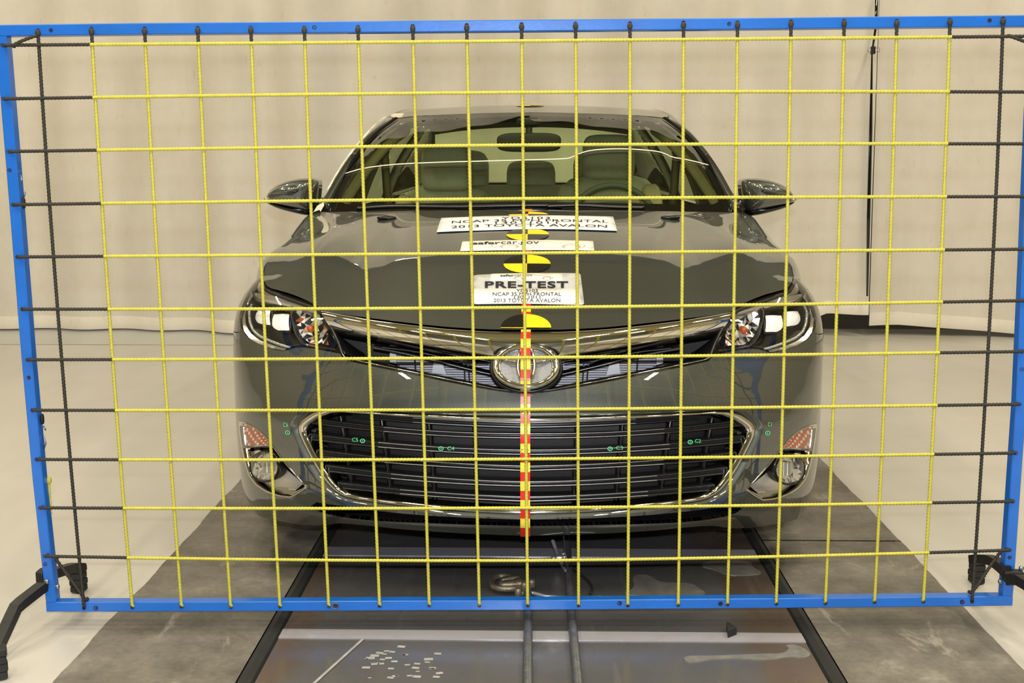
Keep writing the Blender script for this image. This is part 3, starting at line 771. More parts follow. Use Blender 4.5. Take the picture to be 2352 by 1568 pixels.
pv = np.vstack([[ec - en * .008], ell(64, 43, d=-.008)]); mk('emblem_plaque', pv, [(0, i + 1, (i + 1) % 72 + 1) for i in range(72)], M['plaque'], emb)
b = MB()
for i in np.arange(-60, 61, 3.2):
    for j in np.arange(-40, 41, 3.2):
        if (i / 60) ** 2 + (j / 40) ** 2 < 1:
            c = ec + er_ * i * pxm + eu * j * pym - en * .0075; s = .0009
            b.add([c - er_ * s - eu * s, c + er_ * s - eu * s, c + er_ * s + eu * s, c - er_ * s + eu * s], [(0, 1, 2, 3)])
o = b.build('plaque_dots', M['black'], emb); o['kind'] = 'stuff'

# ---- headlights
head = np.vstack([head_in[:-1][::-1][::-1], head_bot, head_out[1:], head_top[::-1][1:-1]])
def rsq(px, r=.3, it=2): return smooth_poly(px, it, True)
for s in (1, -1):
    hl = bpatch('headlight', head, [], M['housing'], car, .025, off=-.075, skirt=0, side=s, label='headlight with two square projector lenses')
    ribbon('headlight_wall', head, head, [(0, -.002), (0, -.077)], M['housing'], hl, 120, True, side=s)
    # chrome eyebrow along the top and lower edge bezel
    ribbon('headlight_bezel', AZ([(1690, 712), (1720, 703), (1760, 692), (1800, 680), (1840, 676)], -0.015), AZ([(1690, 720), (1730, 713), (1765, 706), (1800, 698), (1848, 690)], -0.015), [(0, -.012), (.4, -.012), (.8, -.026), (1, -.05)], M['satin'], hl, 24, side=s)
    o2 = AZ([(1650, 808), (1690, 802), (1725, 796), (1748, 799), (1766, 806), (1795, 799), (1828, 787), (1852, 772), (1865, 752), (1868, 728), (1862, 702), (1848, 682)], -0.018)
    o1 = AZ([(1652, 802), (1690, 796), (1725, 791), (1748, 794), (1766, 800), (1790, 794), (1820, 783), (1842, 768), (1853, 748), (1856, 728), (1852, 706), (1842, 690)], -0.03)
    ribbon('headlight_bezel', o1, o2, [(0, -.06), (.0, -.034), (.5, -.028), (1, -.012)], M['satin'], hl, 60, side=s)
    edge_ = head_out[::-1]
    ribbon('headlight_bezel', AZ([(1700, 711), (1735, 702), (1775, 691), (1812, 679), (1838, 671)], -.010), AZ([(1690, 706), (1728, 694), (1770, 682), (1805, 669), (1828, 650)], -.006), [(0, -.016), (.3, -.010), (.7, -.006), (1, -.004)], M['satin'], hl, 30, side=s)
    ribbon('headlight_bezel', AZ([(1766, 804), (1796, 797), (1828, 785), (1850, 769), (1862, 748), (1864, 726), (1859, 702), (1846, 682)], -.012), AZ([(1768, 809), (1799, 803), (1830, 793), (1854, 778), (1866, 762), (1874, 746), (1875, 728), (1870, 708), (1862, 690), (1850, 668)], -.004), [(0, -.014), (.4, -.010), (1, -.003)], M['satin'], hl, 40, side=s)
    # beaded clear light guide
    g1 = resample_n(AZ([(1757, 801), (1775, 796), (1800, 787), (1826, 776), (1843, 762), (1851, 742), (1853, 720), (1848, 703)], -0.026), 46)
    b = MB()
    for i, q in enumerate(g1):
        c = B([q], -.026)[0] * (s, 1, 1); v, f = squad_vf(c, (.010, .012, .0075), .8, .8, 8, 5); b.add(v, f)
    b.build('light_guide', M['ledstrip'], hl, True)
    for k, (px, off) in enumerate((([(1757, 726), (1794.5, 725), (1795, 752), (1791, 758), (1782, 763), (1757, 762.5)], -.030), ([(1801, 717), (1832, 715), (1833.5, 737), (1829, 745), (1822, 748), (1801, 750.5)], -.034))):
        q = AZ(rsq(resample(px, 7, True), it=2), off); c = q.mean(0)
        fr = c + (q - c) * 1.16
        ribbon('projector_bezel', fr, q, [(0, off - .03), (0, off - .004), (.5, off + .003), (1, off - .004), (1, off - .02)], M['black'], hl, 40, True, side=s)
        R = np.abs(q - c).max(0)
        bpatch('projector_lens', q, [], M['flashlens'], hl, .008, side=s, skirt=0, fn=lambda P, c=c, R=R, off=off: off + .010 * (1 - np.clip((((P - c) / R) ** 2).sum(1), 0, 1.4) * .6), label='frosted white projector lens')
    # faceted bowl with amber reflections
    bowl = AZ([(1690, 722), (1712, 719), (1732, 722), (1742, 736), (1740, 758), (1728, 778), (1708, 792), (1684, 798), (1652, 803), (1660, 780), (1674, 750)], -.045)
    P, T, lp = cdt(bowl, (), .0135, .35); c = bowl.mean(0)
    r = np.linalg.norm((P - c) / (.075, .05), axis=1); V = B(P * (s, 1), -.062 + .026 * np.clip(r, 0, 1.3) ** 2 + rng.uniform(-.004, .004, len(P)))
    mk('turn_reflector', V, T if s > 0 else T[:, ::-1], [M['facet'], M['amber'], M['black']], hl, False, midx=rng.choice([0, 0, 0, 0, 0, 0, 1, 2, 2, 2, 2], len(T)))
    v, f = squad_vf(B([(c[0] * s, c[1])], -.04)[0], (.022, .04, .022), .9, .9, 12, 8); mk('bulb', v, f, M['amber'], hl)
    # divider rib between the reflector and the projectors
    ribbon('headlight_rib', AZ([(1752, 704), (1753, 722), (1748, 748), (1743, 768), (1731, 786), (1716, 796)], -0.02), AZ([(1755, 704), (1756, 722), (1751, 749), (1746, 769), (1734, 788), (1718, 799)], -0.02), [(0, -.07), (0, -.02), (1, -.02), (1, -.07)], M['slat'], hl, 30, side=s)
    lens = bpatch('headlight_lens', head, [], M['lens'], hl, .02, off=.001, skirt=0, side=s, label='clear lens cover')
    # black gap between headlight and grille
    ribbon('headlight_seal', AZ([(1676, 716), (1664, 738), (1651, 764), (1640, 788), (1630, 815)]), AZ([(1683, 716), (1671, 738), (1657, 765), (1647, 788), (1637, 815)]), [(0, -.03), (0, -.003), (.5, .003), (1, -.003), (1, -.03)], M['black'], hl, 14, side=s)
    # ---- fog lamp pocket
    pk = fogpk; c = pk.mean(0)
    fl_ = bpatch('fog_lamp', pk, [], M['black'], car, .025, off=-.05, skirt=0, side=s, label='fog lamp in a chrome pocket under an orange turn signal')
    inn = smooth_poly(c + (pk - c) * np.array([.93, .93]), 1, True)
    ribbon('fog_bezel', pk, c + (pk - c) * .915, [(0, -.012), (.1, .003), (.55, .001), (.8, -.008), (1, -.03)], M['chrome'], fl_, 100, True, side=s)
    th = np.arange(28) * 2 * PI / 28
    lampc = AZ(np.c_[1814 + 31 * np.cos(th), 1077.5 + 33.5 * np.sin(th)]); lampo = AZ(np.c_[1814 + 36 * np.cos(th), 1078 + 38 * np.sin(th)])
    plate = AZ([(1800, 1042), (1780, 1062), (1764, 1081), (1745, 1101), (1727, 1119), (1740, 1131), (1754, 1142), (1778, 1139), (1802, 1129), (1826, 1113), (1843, 1092), (1852, 1066), (1856, 1050), (1845, 1044), (1820, 1038)], -0.03)
    lampo2 = lampo.copy()
    bpatch('fog_plate', plate, [AZ(np.c_[1814 + 34 * np.cos(th), 1078 + 35 * np.sin(th)])] if False else [], M['satin'], fl_, .015, side=s, skirt=0, fn=lambda P: -.040 + .022 * np.clip((P[:, 0] - plate[:, 0].min()) / .12, 0, 1))
    ribbon('fog_rim', lampo, lampc, [(0, -.03), (0, -.006), (.5, .004), (1, -.004), (1, -.03)], M['black'], fl_, 56, True, side=s)
    P, T, lp = cdt(lampc, (), .012, .3); cc = lampc.mean(0); r = np.linalg.norm((P - cc) / np.abs(lampc - cc).max(0), axis=1)
    V = B(P * (s, 1), -.028 + .020 * r ** 2 + rng.uniform(-.0025, .0025, len(P)))
    mk('fog_reflector', V, T if s > 0 else T[:, ::-1], [M['facet'], M['ledstrip'], M['slat']], fl_, False, midx=rng.choice([0, 0, 0, 1, 2], len(T)))
    b = MB()
    for dx in (-7, 3):
        q = AZ([(1814 + dx, 1062), (1814 + dx, 1094)]); r1, f = ribbon('', q, q + (.006, 0), [(0, -.03), (.2, -.004), (.8, -.004), (1, -.03)], None, None, 6, side=s, build=False); b.add(r1, f)
    b.build('fog_bulb_shield', M['ledstrip'], fl_, True)
    bpatch('fog_glass', lampc, [], M['lens'], fl_, .012, side=s, skirt=0, fn=lambda P, cc=cc, R=np.abs(lampc - cc).max(0): .002 + .008 * (1 - np.clip((((P - cc) / R) ** 2).sum(1), 0, 1)))
    tsig = AZ([(1871, 977), (1852, 983), (1832, 995), (1816, 1010), (1804, 1026), (1801, 1034), (1830, 1033), (1850, 1035), (1864, 1036), (1868, 1010)], -0.0)
    bpatch('turn_signal', tsig, [], M['ledstrip'], fl_, .02, off=-.02, skirt=.02, side=s, label='ribbed orange turn signal')
    b = MB(); tp = proj(B(tsig)); 
    for i, u in enumerate(np.arange(1806, 1869, 5.0)):
        vs = np.arange(978, 1036, 1.0); ok = inside(np.c_[np.full(len(vs), u + 2), vs], tp)
        if ok.sum() < 8: continue
        v0, v1 = vs[ok].min() + 3, vs[ok].max() - 4
        q = AZ(np.c_[np.full(4, u), np.linspace(v0, v1, 4)]); q2 = AZ(np.c_[np.full(4, u + 4), np.linspace(v0, v1, 4)])
        r1, f = ribbon('', q, q2, [(0, -.02), (.15, -.009), (.5, -.006), (.85, -.009), (1, -.02)], None, None, 8, side=s, build=False)
        m = [0 if (i * 7 + j // 4 * 3) % 4 else 1 for j in range(len(f))]
        b.v.append(r1); b.f += [[k + b.n for k in g] for g in f]; b.m += m; b.n += len(r1)
    b.build('turn_signal_rib', [M['amber'], M['facet']], fl_, True)
    bpatch('turn_signal_cover', tsig, [], M['lens'], fl_, .02, off=.001, skirt=0, side=s)

# ---- hood: thin-plate surface through the lip, the side edges and the cowl
edge_px = [(1815, 608), (1803, 593), (1788, 580), (1769, 567), (1751, 556), (1731, 540), (1717, 517), (1695, 488)]
edge_y = [3.365, 3.425, 3.49, 3.565, 3.65, 3.79, 3.97, 4.20]
lip3 = B(lip); top3 = B(head_top); ed3 = at_ys(edge_px, edge_y)
h_edge = np.vstack([top3[:-1], ed3])
cowl_px = [(1209, 482), (1330, 482.5), (1450, 484), (1580, 486), (1660, 487.5)]; cowl_y = [4.10, 4.105, 4.12, 4.15, 4.18]
cow3 = at_ys(cowl_px, cowl_y)
z0, z1 = lip3[0, 2], cow3[0, 2]; y0, y1 = lip3[0, 1], cow3[0, 1]
ctr = [(0, y0 + (y1 - y0) * s, z0 + (z1 - z0) * (1 - (1 - s) ** 1.75)) for s in (.06, .13, .22, .32, .44, .56, .68, .8, .9)]
HP = np.vstack([lip3[::1], top3[1:-1], ed3, cow3, ctr]); HP = np.vstack([HP, HP[HP[:, 0] > 1e-4] * (-1, 1, 1)])
def tps(P, reg=2e-6):
    n = len(P); d = np.linalg.norm(P[:, None, :2] - P[None, :, :2], axis=2)
    K = np.where(d > 0, d * d * np.log(d + 1e-12), 0) + reg * np.eye(n); Q = np.c_[np.ones(n), P[:, :2]]
    A = np.block([[K, Q], [Q.T, np.zeros((3, 3))]]); w = np.linalg.solve(A, np.r_[P[:, 2], 0, 0, 0])
    def f(xy):
        xy = np.atleast_2d(xy); d = np.linalg.norm(xy[:, None] - P[None, :, :2], axis=2)
        return np.where(d > 0, d * d * np.log(d + 1e-12), 0) @ w[:n] + np.c_[np.ones(len(xy)), xy] @ w[n:]
    return f
_h0 = tps(HP, 4e-5)
def H(xy):
    xy = np.atleast_2d(xy); z = _h0(xy); ax = np.abs(xy[:, 0]); s = np.clip((xy[:, 1] - y0) / (y1 - y0), 0, 1)
    # shallow valley beside the centre bulge and the humps above the headlights
    return z + (-.012 * np.exp(-((ax - .51) / .07) ** 2) + .016 * np.exp(-((ax - .66) / .06) ** 2)) * np.sin(PI * s) ** 1.2
def HN(xy):
    xy = np.atleast_2d(xy); e = .003
    gx = (H(xy + (e, 0)) - H(xy - (e, 0))) / (2 * e); gy = (H(xy + (0, e)) - H(xy - (0, e))) / (2 * e)
    n = np.c_[-gx, -gy, np.ones(len(xy))]; return n / np.linalg.norm(n, axis=1)[:, None]
def on_hood(px):
    d = ray(px); t = np.full(len(d), 3.4)
    for _ in range(40):
        p = CAM + d * t[:, None]; e = p[:, 2] - H(p[:, :2]); t = t + e / np.maximum(.35, -(d[:, 2]) + .25)
    return CAM + d * t[:, None]
hb = np.vstack([lip3[:, :2], top3[1:-1, :2], ed3[:, :2], cow3[::-1][:, :2]]); hb = np.vstack([hb, (hb * MX)[::-1][1:-1]])
P, T, lp = cdt(hb, (), .028, bstep=.016)
V = np.c_[P, H(P)]; NN = HN(P); F = [tuple(t) for t in T]; l = lp[0]; n = len(V); m = len(l)
sk = V[l] - (0, 0, .016); nrm = np.cross(np.roll(V[l], -1, 0) - np.roll(V[l], 1, 0), (0, 0, 1.0)); nrm /= np.linalg.norm(nrm, axis=1)[:, None] + 1e-9
V2 = np.vstack([V, V[l], sk]); F += [(n + i, n + (i + 1) % m, n + m + (i + 1) % m, n + m + i) for i in range(m)]
mk('hood', V2, F, M['paint'], car, normals=np.vstack([NN, nrm, nrm]))
# black seal showing in the gaps around the hood
gp_ = np.vstack([lip3, top3[1:-1], ed3]) - (0, 0, .010)
b = MB()
for s in (1, -1): b.add(*tube_vf(gp_ * (s, 1, 1) + (s * .003, .0, 0), .0055, 6))
b.build('hood_seal', M['rubber'], car, True)

# ---- fenders, doors and tail (the shell beyond the bumper)
WR, WZ = .345, .335
def arch(tc, n=18, r=WR + .03): return np.array([(a_of_t(tc - r * math.cos(k * PI / n)), WZ + r * math.sin(k * PI / n)) for k in range(n + 1)])
ZT = .80
for s in (1, -1):
    ar = arch(1.0); ar = ar[ar[:, 1] > .30]
    hd = head_out[:-1]
    out = np.vstack([[(a_of_t(1.55), .22)], [(a_of_t(1.55), ZT)], [(a_of_t(.66), ZT)], [(1.10, .822), (1.075, .842)], hd[::-1], [(.97, .694), (a_of_t(.50), .680), (a_of_t(.60), .669), (af + .002, .657)], ar[ar[:, 0] > a_of_t(.70)], [(a_of_t(1.38), .22)]])
    bpatch('fender', out, [], M['paint'], car, .03, side=s, bstep=.02)
    E3 = np.vstack([top3[-2:-1], ed3, [(.80, 4.42, 1.0)]])
    base = [(1.06, .845), (a_of_t(.53), .832), (a_of_t(.59), .818), (a_of_t(.66), .803)] + [(a_of_t(p[1] - NY + .04), ZT) for p in E3[4:]]
    b0 = B(base); rows = []
    for p, q in zip(b0, E3):
        mid_ = np.array([max(p[0] - .012, q[0] + .008), (p[1] + q[1]) / 2, q[2] - .002])
        t = np.linspace(0, 1, 9)[:, None]; rows.append((1 - t) ** 2 * p + 2 * t * (1 - t) * mid_ + t * t * (q + (.004, 0, -.003)))
    R = np.array(rows); 
    rr = np.stack([resample_n(R[:, j], 60) for j in range(9)], 1) * (s, 1, 1)
    v, f = loft_vf(list(rr), False, False); mk('fender_crown', v, f, M['paint'], car)
    for nm, ta, tb_ in (('front_door', 1.556, 2.62), ('rear_door', 2.626, 3.35)):
        o = np.array([(a_of_t(ta), .22), (a_of_t(tb_), .22), (a_of_t(tb_), .96), (a_of_t(ta), .96)])
        d = bpatch(nm, o, [], M['paint'], car, .06, side=s)
        hp = B([((a_of_t(tb_) - .2) * s, .80)], .03)[0]
        v, f = squad_vf(hp, (.03, .2, .028), .5, .5, 12, 8); mk('door_handle', v, f, M['chrome'], d)
    ar = arch(3.82); ar = ar[ar[:, 1] > .3]
    o = np.vstack([[(a_of_t(3.356), .22), (a_of_t(3.40), .22)], ar, [(a_of_t(4.24), .22), (_pa[-1], .25), (_pa[-1], 1.0), (a_of_t(3.356), .96)]])
    bpatch('rear_quarter', o, [], M['paint'], car, .06, side=s)
    ribbon('door_sill', np.array([(a_of_t(1.4), .22), (a_of_t(3.4), .22)]), np.array([(a_of_t(1.4), .16), (a_of_t(3.4), .16)]), [(0, 0), (.6, .005), (1, -.03)], M['paint'], car, 20, side=s)
    ribbon('side_moulding', np.array([(a_of_t(1.55), .965), (a_of_t(3.9), .965)]), np.array([(a_of_t(1.55), .945), (a_of_t(3.9), .945)]), [(0, 0), (.5, .012), (1, 0)], M['chrome'], car, 30, side=s)
    for t in (1.0, 3.82):
        c = np.array([s * .80, NY + t, WZ])
        def wring(r, xo): th = np.arange(40) * 2 * PI / 40; return np.c_[np.full(40, c[0] + s * xo), c[1] + r * np.cos(th), c[2] + r * np.sin(th)]
        v, f = loft_vf([wring(.21, .08), wring(.235, .095), wring(.30, .10), wring(.328, .08), wring(.335, .04), wring(.335, -.08), wring(.32, -.11), wring(.22, -.11)])
        wh = mk('wheel', v, f, M['rubber'], car)
        v, f = loft_vf([wring(.232, .092), wring(.225, .10), wring(.205, .08), wring(.205, .02)], caps=False); mk('rim', v, f, M['alu'], wh)
        b = MB()
        for k in range(5):
            a = k * 2 * PI / 5; d1 = np.array([0, math.cos(a), math.sin(a)]); b.add(*bar_vf(c + (s * .085, 0, 0) + d1 * .02, c + (s * .085, 0, 0) + d1 * .222, .03, .06, (1, 0, 0)))
        b.add(*squad_vf(c + (s * .085, 0, 0), (.05, .12, .12), .6, .9, 14, 8)); b.build('spokes', M['alu'], wh)
        mk('brake_disc', *loft_vf([wring(.15, .0), wring(.15, .02)]), M['zinc'], wh)
        # dark liner inside the arch
        r2 = WR + .028; n = 20; rows = [[(c[0] + s * xo, c[1] - r2 * math.cos(k * PI / n), c[2] + r2 * math.sin(k * PI / n)) for k in range(n + 1)] for xo in (.07, -.16)]
        v, f = loft_vf(rows, False, False); mk('arch_liner', v, f, M['matt'], car)
# floor pan, so that light does not shine through from below
MB().add(*box_vf((-.70, NY + .35, .19), (.70, NY + 4.4, .24))).build('underbody', M['matt'], car)
MB().add(*box_vf((-.70, NY + .34, .24), (.70, NY + .36, .62))).build('radiator_core', M['matt'], car)
MB().add(*box_vf((-.72, NY + 1.28, .24), (.72, NY + 1.32, .93))).build('firewall', M['matt'], car)
# ------------------------------------------------------------------ greenhouse
def cr(P, n=40): return resample_n(smooth_poly(P, 3), n)
W_bot = cr(at_ys([(1212, 491), (1330, 491.5), (1450, 492), (1580, 492), (1701, 489)], [4.15, 4.157, 4.185, 4.245, 4.34])); W_bot[0, 0] = 0
W_top = cr(at_ys([(1212, 259), (1330, 261), (1450, 265.5), (1500, 269), (1525, 272.5)], [4.95, 4.965, 5.0, 5.03, 5.06])); W_top[0, 0] = 0
W_side = at_ys([(1701, 489), (1676, 448), (1648, 404), (1612, 354), (1570, 305), (1525, 272.5)], [4.34, 4.46, 4.60, 4.765, 4.925, 5.06])
W_side = resample_n(smooth_poly(W_side, 2), 60)
def WS(st, off=0.0):
    st = np.atleast_2d(np.asarray(st, float)); s, t = st[:, 0], st[:, 1]; a = np.abs(s)
    k = np.linspace(0, 1, 40); ks = np.linspace(0, 1, 60)
    g = lambda C, q, kk: np.stack([np.interp(q, kk, C[:, i]) for i in range(3)], -1)
    b = g(W_bot, a, k) * (1 - t)[:, None] + g(W_top, a, k) * t[:, None]
    c = g(W_side, t, ks) - (W_side[0] * (1 - t)[:, None] + W_side[-1] * t[:, None])
    P = b + c * (a ** 2)[:, None] + np.stack([0 * a, -.015 * np.sin(PI * t), .028 * np.sin(PI * t)], -1) * (1 - a ** 2)[:, None]
    P[:, 0] *= np.sign(s) + (s == 0)
    return P + np.array([0, -.5, .87]) * off
clear = np.array([(-.93, .16), (-.915, .10), (-.88, .078), (0, .085), (.88, .078), (.915, .10), (.93, .16), (.945, .5), (.95, .80), (.93, .90), (.86, .93), (0, .955), (-.86, .93), (-.93, .90), (-.95, .80), (-.945, .5)])
full = np.array([(-1, 0), (0, 0), (1, 0), (1, 1), (0, 1), (-1, 1)], float)
sc = np.array([.75, .9])
def ws_patch(name, outer, holes, mat, parent, off=0.0, step=.03):
    P, T, lp = cdt(outer * sc, [h * sc for h in holes], step)
    return mk(name, WS(P / sc, off), T, mat, parent)
ws = ws_patch('windshield', clear, [], M['shield'], car); ws['label'] = 'greenish windshield with a cream tape line across it'
ws_patch('windshield_border', full, [clear], M['frit'], ws)
def WSpx(px):
    px = np.atleast_2d(np.asarray(px, float)); gs, gt = np.meshgrid(np.linspace(-1, 1, 81), np.linspace(0, 1, 61)); g = np.stack([gs.ravel(), gt.ravel()], -1); gp = proj(WS(g))
    q = np.array([g[np.argmin(((gp - p) ** 2).sum(1))] for p in px])
    for _ in range(10):
        r = proj(WS(q)) - px; h = 1e-3; a = (proj(WS(q + (h, 0))) - proj(WS(q))) / h; b = (proj(WS(q + (0, h))) - proj(WS(q))) / h
        det = a[:, 0] * b[:, 1] - b[:, 0] * a[:, 1]
        q = q - np.stack([(r[:, 0] * b[:, 1] - b[:, 0] * r[:, 1]) / det, (a[:, 0] * r[:, 1] - r[:, 0] * a[:, 1]) / det], -1)
        q = np.clip(q, (-1, 0), (1, 1))
    return q
tp = WSpx(smooth_poly([(791, 401), (835, 388), (900, 380), (955, 377), (1020, 374.5), (1080, 373), (1200, 370), (1300, 367), (1312, 364), (1332, 354), (1358, 347), (1400, 344), (1440, 344), (1480, 346.5), (1512, 350), (1530, 356), (1542, 363), (1580, 369), (1627, 381)], 1))
tpP = WS(resample(tp * sc, .01) / sc, .004); nrm = np.array([0, -.5, .87]); up_ = np.array([0, .87, .5])
v, f = loft_vf([[p - up_ * .0035, p + nrm * .0015 - up_ * .003, p + nrm * .0015 + up_ * .003, p + up_ * .0035] for p in tpP]); mk('windshield_tape', v, f, M['masking'], ws, label='thin cream tape line stuck across the windshield')
# cowl with the wiper below the glass
cb = cow3[:, :]; rows = []
c0 = resample_n(cow3, 40); w0 = resample_n(W_bot, 40)
rows = [c0 + (0, -.03, -.045), c0 + (0, .012, -.035), (c0 + w0) / 2 + (0, 0, -.03), w0 + (0, 0, -.012)]
rows = [np.vstack([(r * (-1, 1, 1))[:0:-1], r]) for r in rows]; v, f = loft_vf(rows, False, False); mk('cowl', v, f, M['matt'], car)
for px, yy in (([(1255, 476), (1330, 473), (1400, 478), (1480, 480)], 4.17), ([(820, 482), (900, 476), (985, 477), (1060, 478), (1180, 474), (1290, 474)], 4.19)):
    pts = at_ys(smooth_poly(px, 2), [yy] * len(smooth_poly(px, 2))); b = MB(); b.add(*tube_vf(pts + (0, 0, .004), .009, 6)); b.build('wiper_arm', M['black'], car, True)
# roof rail
RY = np.array([4.25, 4.5, 4.72, 5.02, 5.25, 5.6, 6.0, 6.4, 6.75, 7.05])
RX = np.array([.790, .773, .737, .685, .636, .606, .597, .600, .63, .66]); RZ = np.array([1.00, 1.115, 1.219, 1.335, 1.397, 1.434, 1.440, 1.41, 1.27, 1.09])
rail = resample_n(smooth_poly(np.c_[RX, RY, RZ], 2), 120)
def rail_at(y): return np.stack([np.interp(y, rail[:, 1], rail[:, k]) for k in range(3)], -1)
ry = [5.12, 5.25, 5.4, 5.55, 5.7, 5.9, 6.1, 6.3, 6.5]; rz = [1.416, 1.434, 1.4455, 1.4525, 1.4565, 1.4575, 1.4525, 1.4395, 1.42]
rows = [W_top + (0, .004, .003)]
for y, z in zip(ry, rz):
    e = rail_at(y + .10 * max(0, 1 - (y - 5.0) / 1.2)); ss = np.linspace(0, 1, 40)
    rows.append(np.c_[ss * (e[0] - .012), y + (e[1] - y) * ss ** 2, z + (e[2] + .002 - z) * ss ** 2.2])
rows = [np.vstack([(r * (-1, 1, 1))[:0:-1], r]) for r in rows]
R = np.stack(rows, 0)
R2 = np.stack([resample_n(smooth_poly(R[:, j], 2), 50) for j in range(R.shape[1])], 1)
v, f = loft_vf(list(R2), False, False); mk('roof', v, f, M['paint'], car)
v, f = loft_vf([r + (0, .0, -.045) for r in R2[1:]], False, False); mk('headliner', v, f, M['headliner'], car)
b = MB(); v, f = loft_vf([W_top * (1, 1, 1) + (0, .0, -.006), W_top + (0, .05, -.04)], False, False); 
for s in (1, -1): b.add(v * (s, 1, 1), f)
b.build('header_trim', M['darktrim'], car, True)
for s in (1, -1):
    # A-pillar and roof rail as one swept section
    inner = np.vstack([W_side, rail_at(np.array([5.2, 5.4, 5.7, 6.0, 6.4, 6.75, 7.05])) + (-.02, .0, -.002)])
    outer = rail[(rail[:, 1] <= 7.06)]
    A = resample_n(inner, 90); O = np.stack([np.interp(np.clip(A[:, 1] - .02, 4.25, 7.05), outer[:, 1], outer[:, k]) for k in range(3)], -1)
    w = np.linalg.norm(A - O, axis=1)
    rings = [[a, o * .55 + a * .45 + (.004, -.004, .006), o, o + (-.012, .03, -.02), a * .6 + o * .4 + (-.03, .05, -.035), a + (-.028, .03, -.03)] for a, o in zip(A, O)]
    v, f = loft_vf(rings); ap = mk('roof_pillar', v * (s, 1, 1), f if s > 0 else [q[::-1] for q in f], M['paint'], car)
    # black gloss moulding along the windshield edge
    v, f = loft_vf([[a + (-.010, -.004, .004), a + (.002, -.006, .008), a + (.014, -.002, .006)] for a in W_side], False, False); mk('windshield_moulding', v * (s, 1, 1), f, M['black'], ap)
    # inner pillar trim
    v, f = tube_vf((A[:58] + (-.035, .05, -.05)) * (s, 1, 1), .022, 8); mk('pillar_trim', v, f, M['headliner'], ap)
    # side glass and B/C pillars
    belt = lambda y: np.stack([np.interp(y, [4.3, 4.6, 5.4, 6.4, 7.05], [.80, .845, .855, .84, .74]), np.asarray(y, float), np.interp(y, [4.3, 6.4, 7.05], [.975, .985, 1.03])], -1)
    def side(name, ya, yb, mat, inset=.012, lo=0.0, hi=1.0, th=0, shift=0.0):
        ys = np.linspace(ya, yb, 16); rw = []
        for t in np.linspace(lo, hi, 8):
            p = belt(ys) * (1 - t) + (rail_at(np.clip(ys + shift * t, 4.3, 7.04)) + (0, 0, -.02)) * t; p[:, 0] += .03 * math.sin(PI * t) - inset
            rw.append(p * (s, 1, 1))
        v, f = loft_vf(rw, False, False)
        if th:
            n = len(v); vin = v - np.array([s * th, 0, 0]); f2 = [tuple(i + n for i in q)[::-1] for q in f]; v = np.vstack([v, vin]); f = f + f2
            m = 16; ring_ = list(range(m)) + [k * m + m - 1 for k in range(1, 8)] + [7 * m + k for k in range(m - 2, -1, -1)] + [k * m for k in range(6, 0, -1)]
            f += [(ring_[i], ring_[(i + 1) % len(ring_)], ring_[(i + 1) % len(ring_)] + n, ring_[i] + n) for i in range(len(ring_))]
        return mk(name, v, f, mat, car)
    side('side_window', 4.36, 5.30, M['sideglass'], .016); side('side_window', 5.40, 6.28, M['sideglass'], .016)
    side('center_pillar', 5.28, 5.42, M['black'], .012, th=.05, shift=.03)
    side('rear_pillar', 6.28, 7.04, M['paint'], .012, th=.05, shift=-.05)
    ys = np.linspace(4.30, 5.35, 20); pb = belt(ys)
    v, f = loft_vf([pb * (s, 1, 1), (pb + (-.10, 0, -.02)) * (s, 1, 1), (pb + (-.13, 0, -.30)) * (s, 1, 1)], False, False); mk('door_card', v, f, M['trim'], car)
    v, f = tube_vf([(s * .70, 5.38, 1.30), (s * .69, 5.40, 1.20), (s * .68, 5.42, .95)], .02, 4, (1, 0, 0), sq=(.12, 1)); mk('seat_belt', v, f, M['headliner'], car)
    v, f = squad_vf((s * .685, 5.36, 1.27), (.05, .05, .12), .5, .6, 10, 8); mk('belt_anchor', v, f, M['darktrim'], car)
    # quarter triangle at the mirror root
    v, f = squad_vf((s * .80, 4.40, 1.01), (.05, .16, .07), .7, .7, 12, 8); mk('mirror_sail', v, f, M['black'], car)
# rear window, shelf, boot lid
rr = R2[-1]; dk = np.c_[np.linspace(-.60, .60, len(rr)), 7.06 - .02 * np.linspace(-1, 1, len(rr)) ** 2, np.full(len(rr), 1.055)]
v, f = loft_vf([rr * (1 - t) + dk * t + (0, 0, .05 * math.sin(PI * t)) for t in np.linspace(0, 1, 10)], False, False); mk('rear_window', v, f, M['sideglass'], car)
rows = []
for y, z, w in ((7.05, 1.055, .70), (7.2, 1.065, .72), (7.38, 1.06, .68), (7.47, 1.03, .64), (7.50, .95, .62)):
    x = np.linspace(-1, 1, 21); rows.append(np.c_[x * w, np.full(21, y) - .02 * x ** 2, z - .03 * x ** 4])
v, f = loft_vf(rows, False, False); mk('boot_lid', v, f, M['paint'], car)
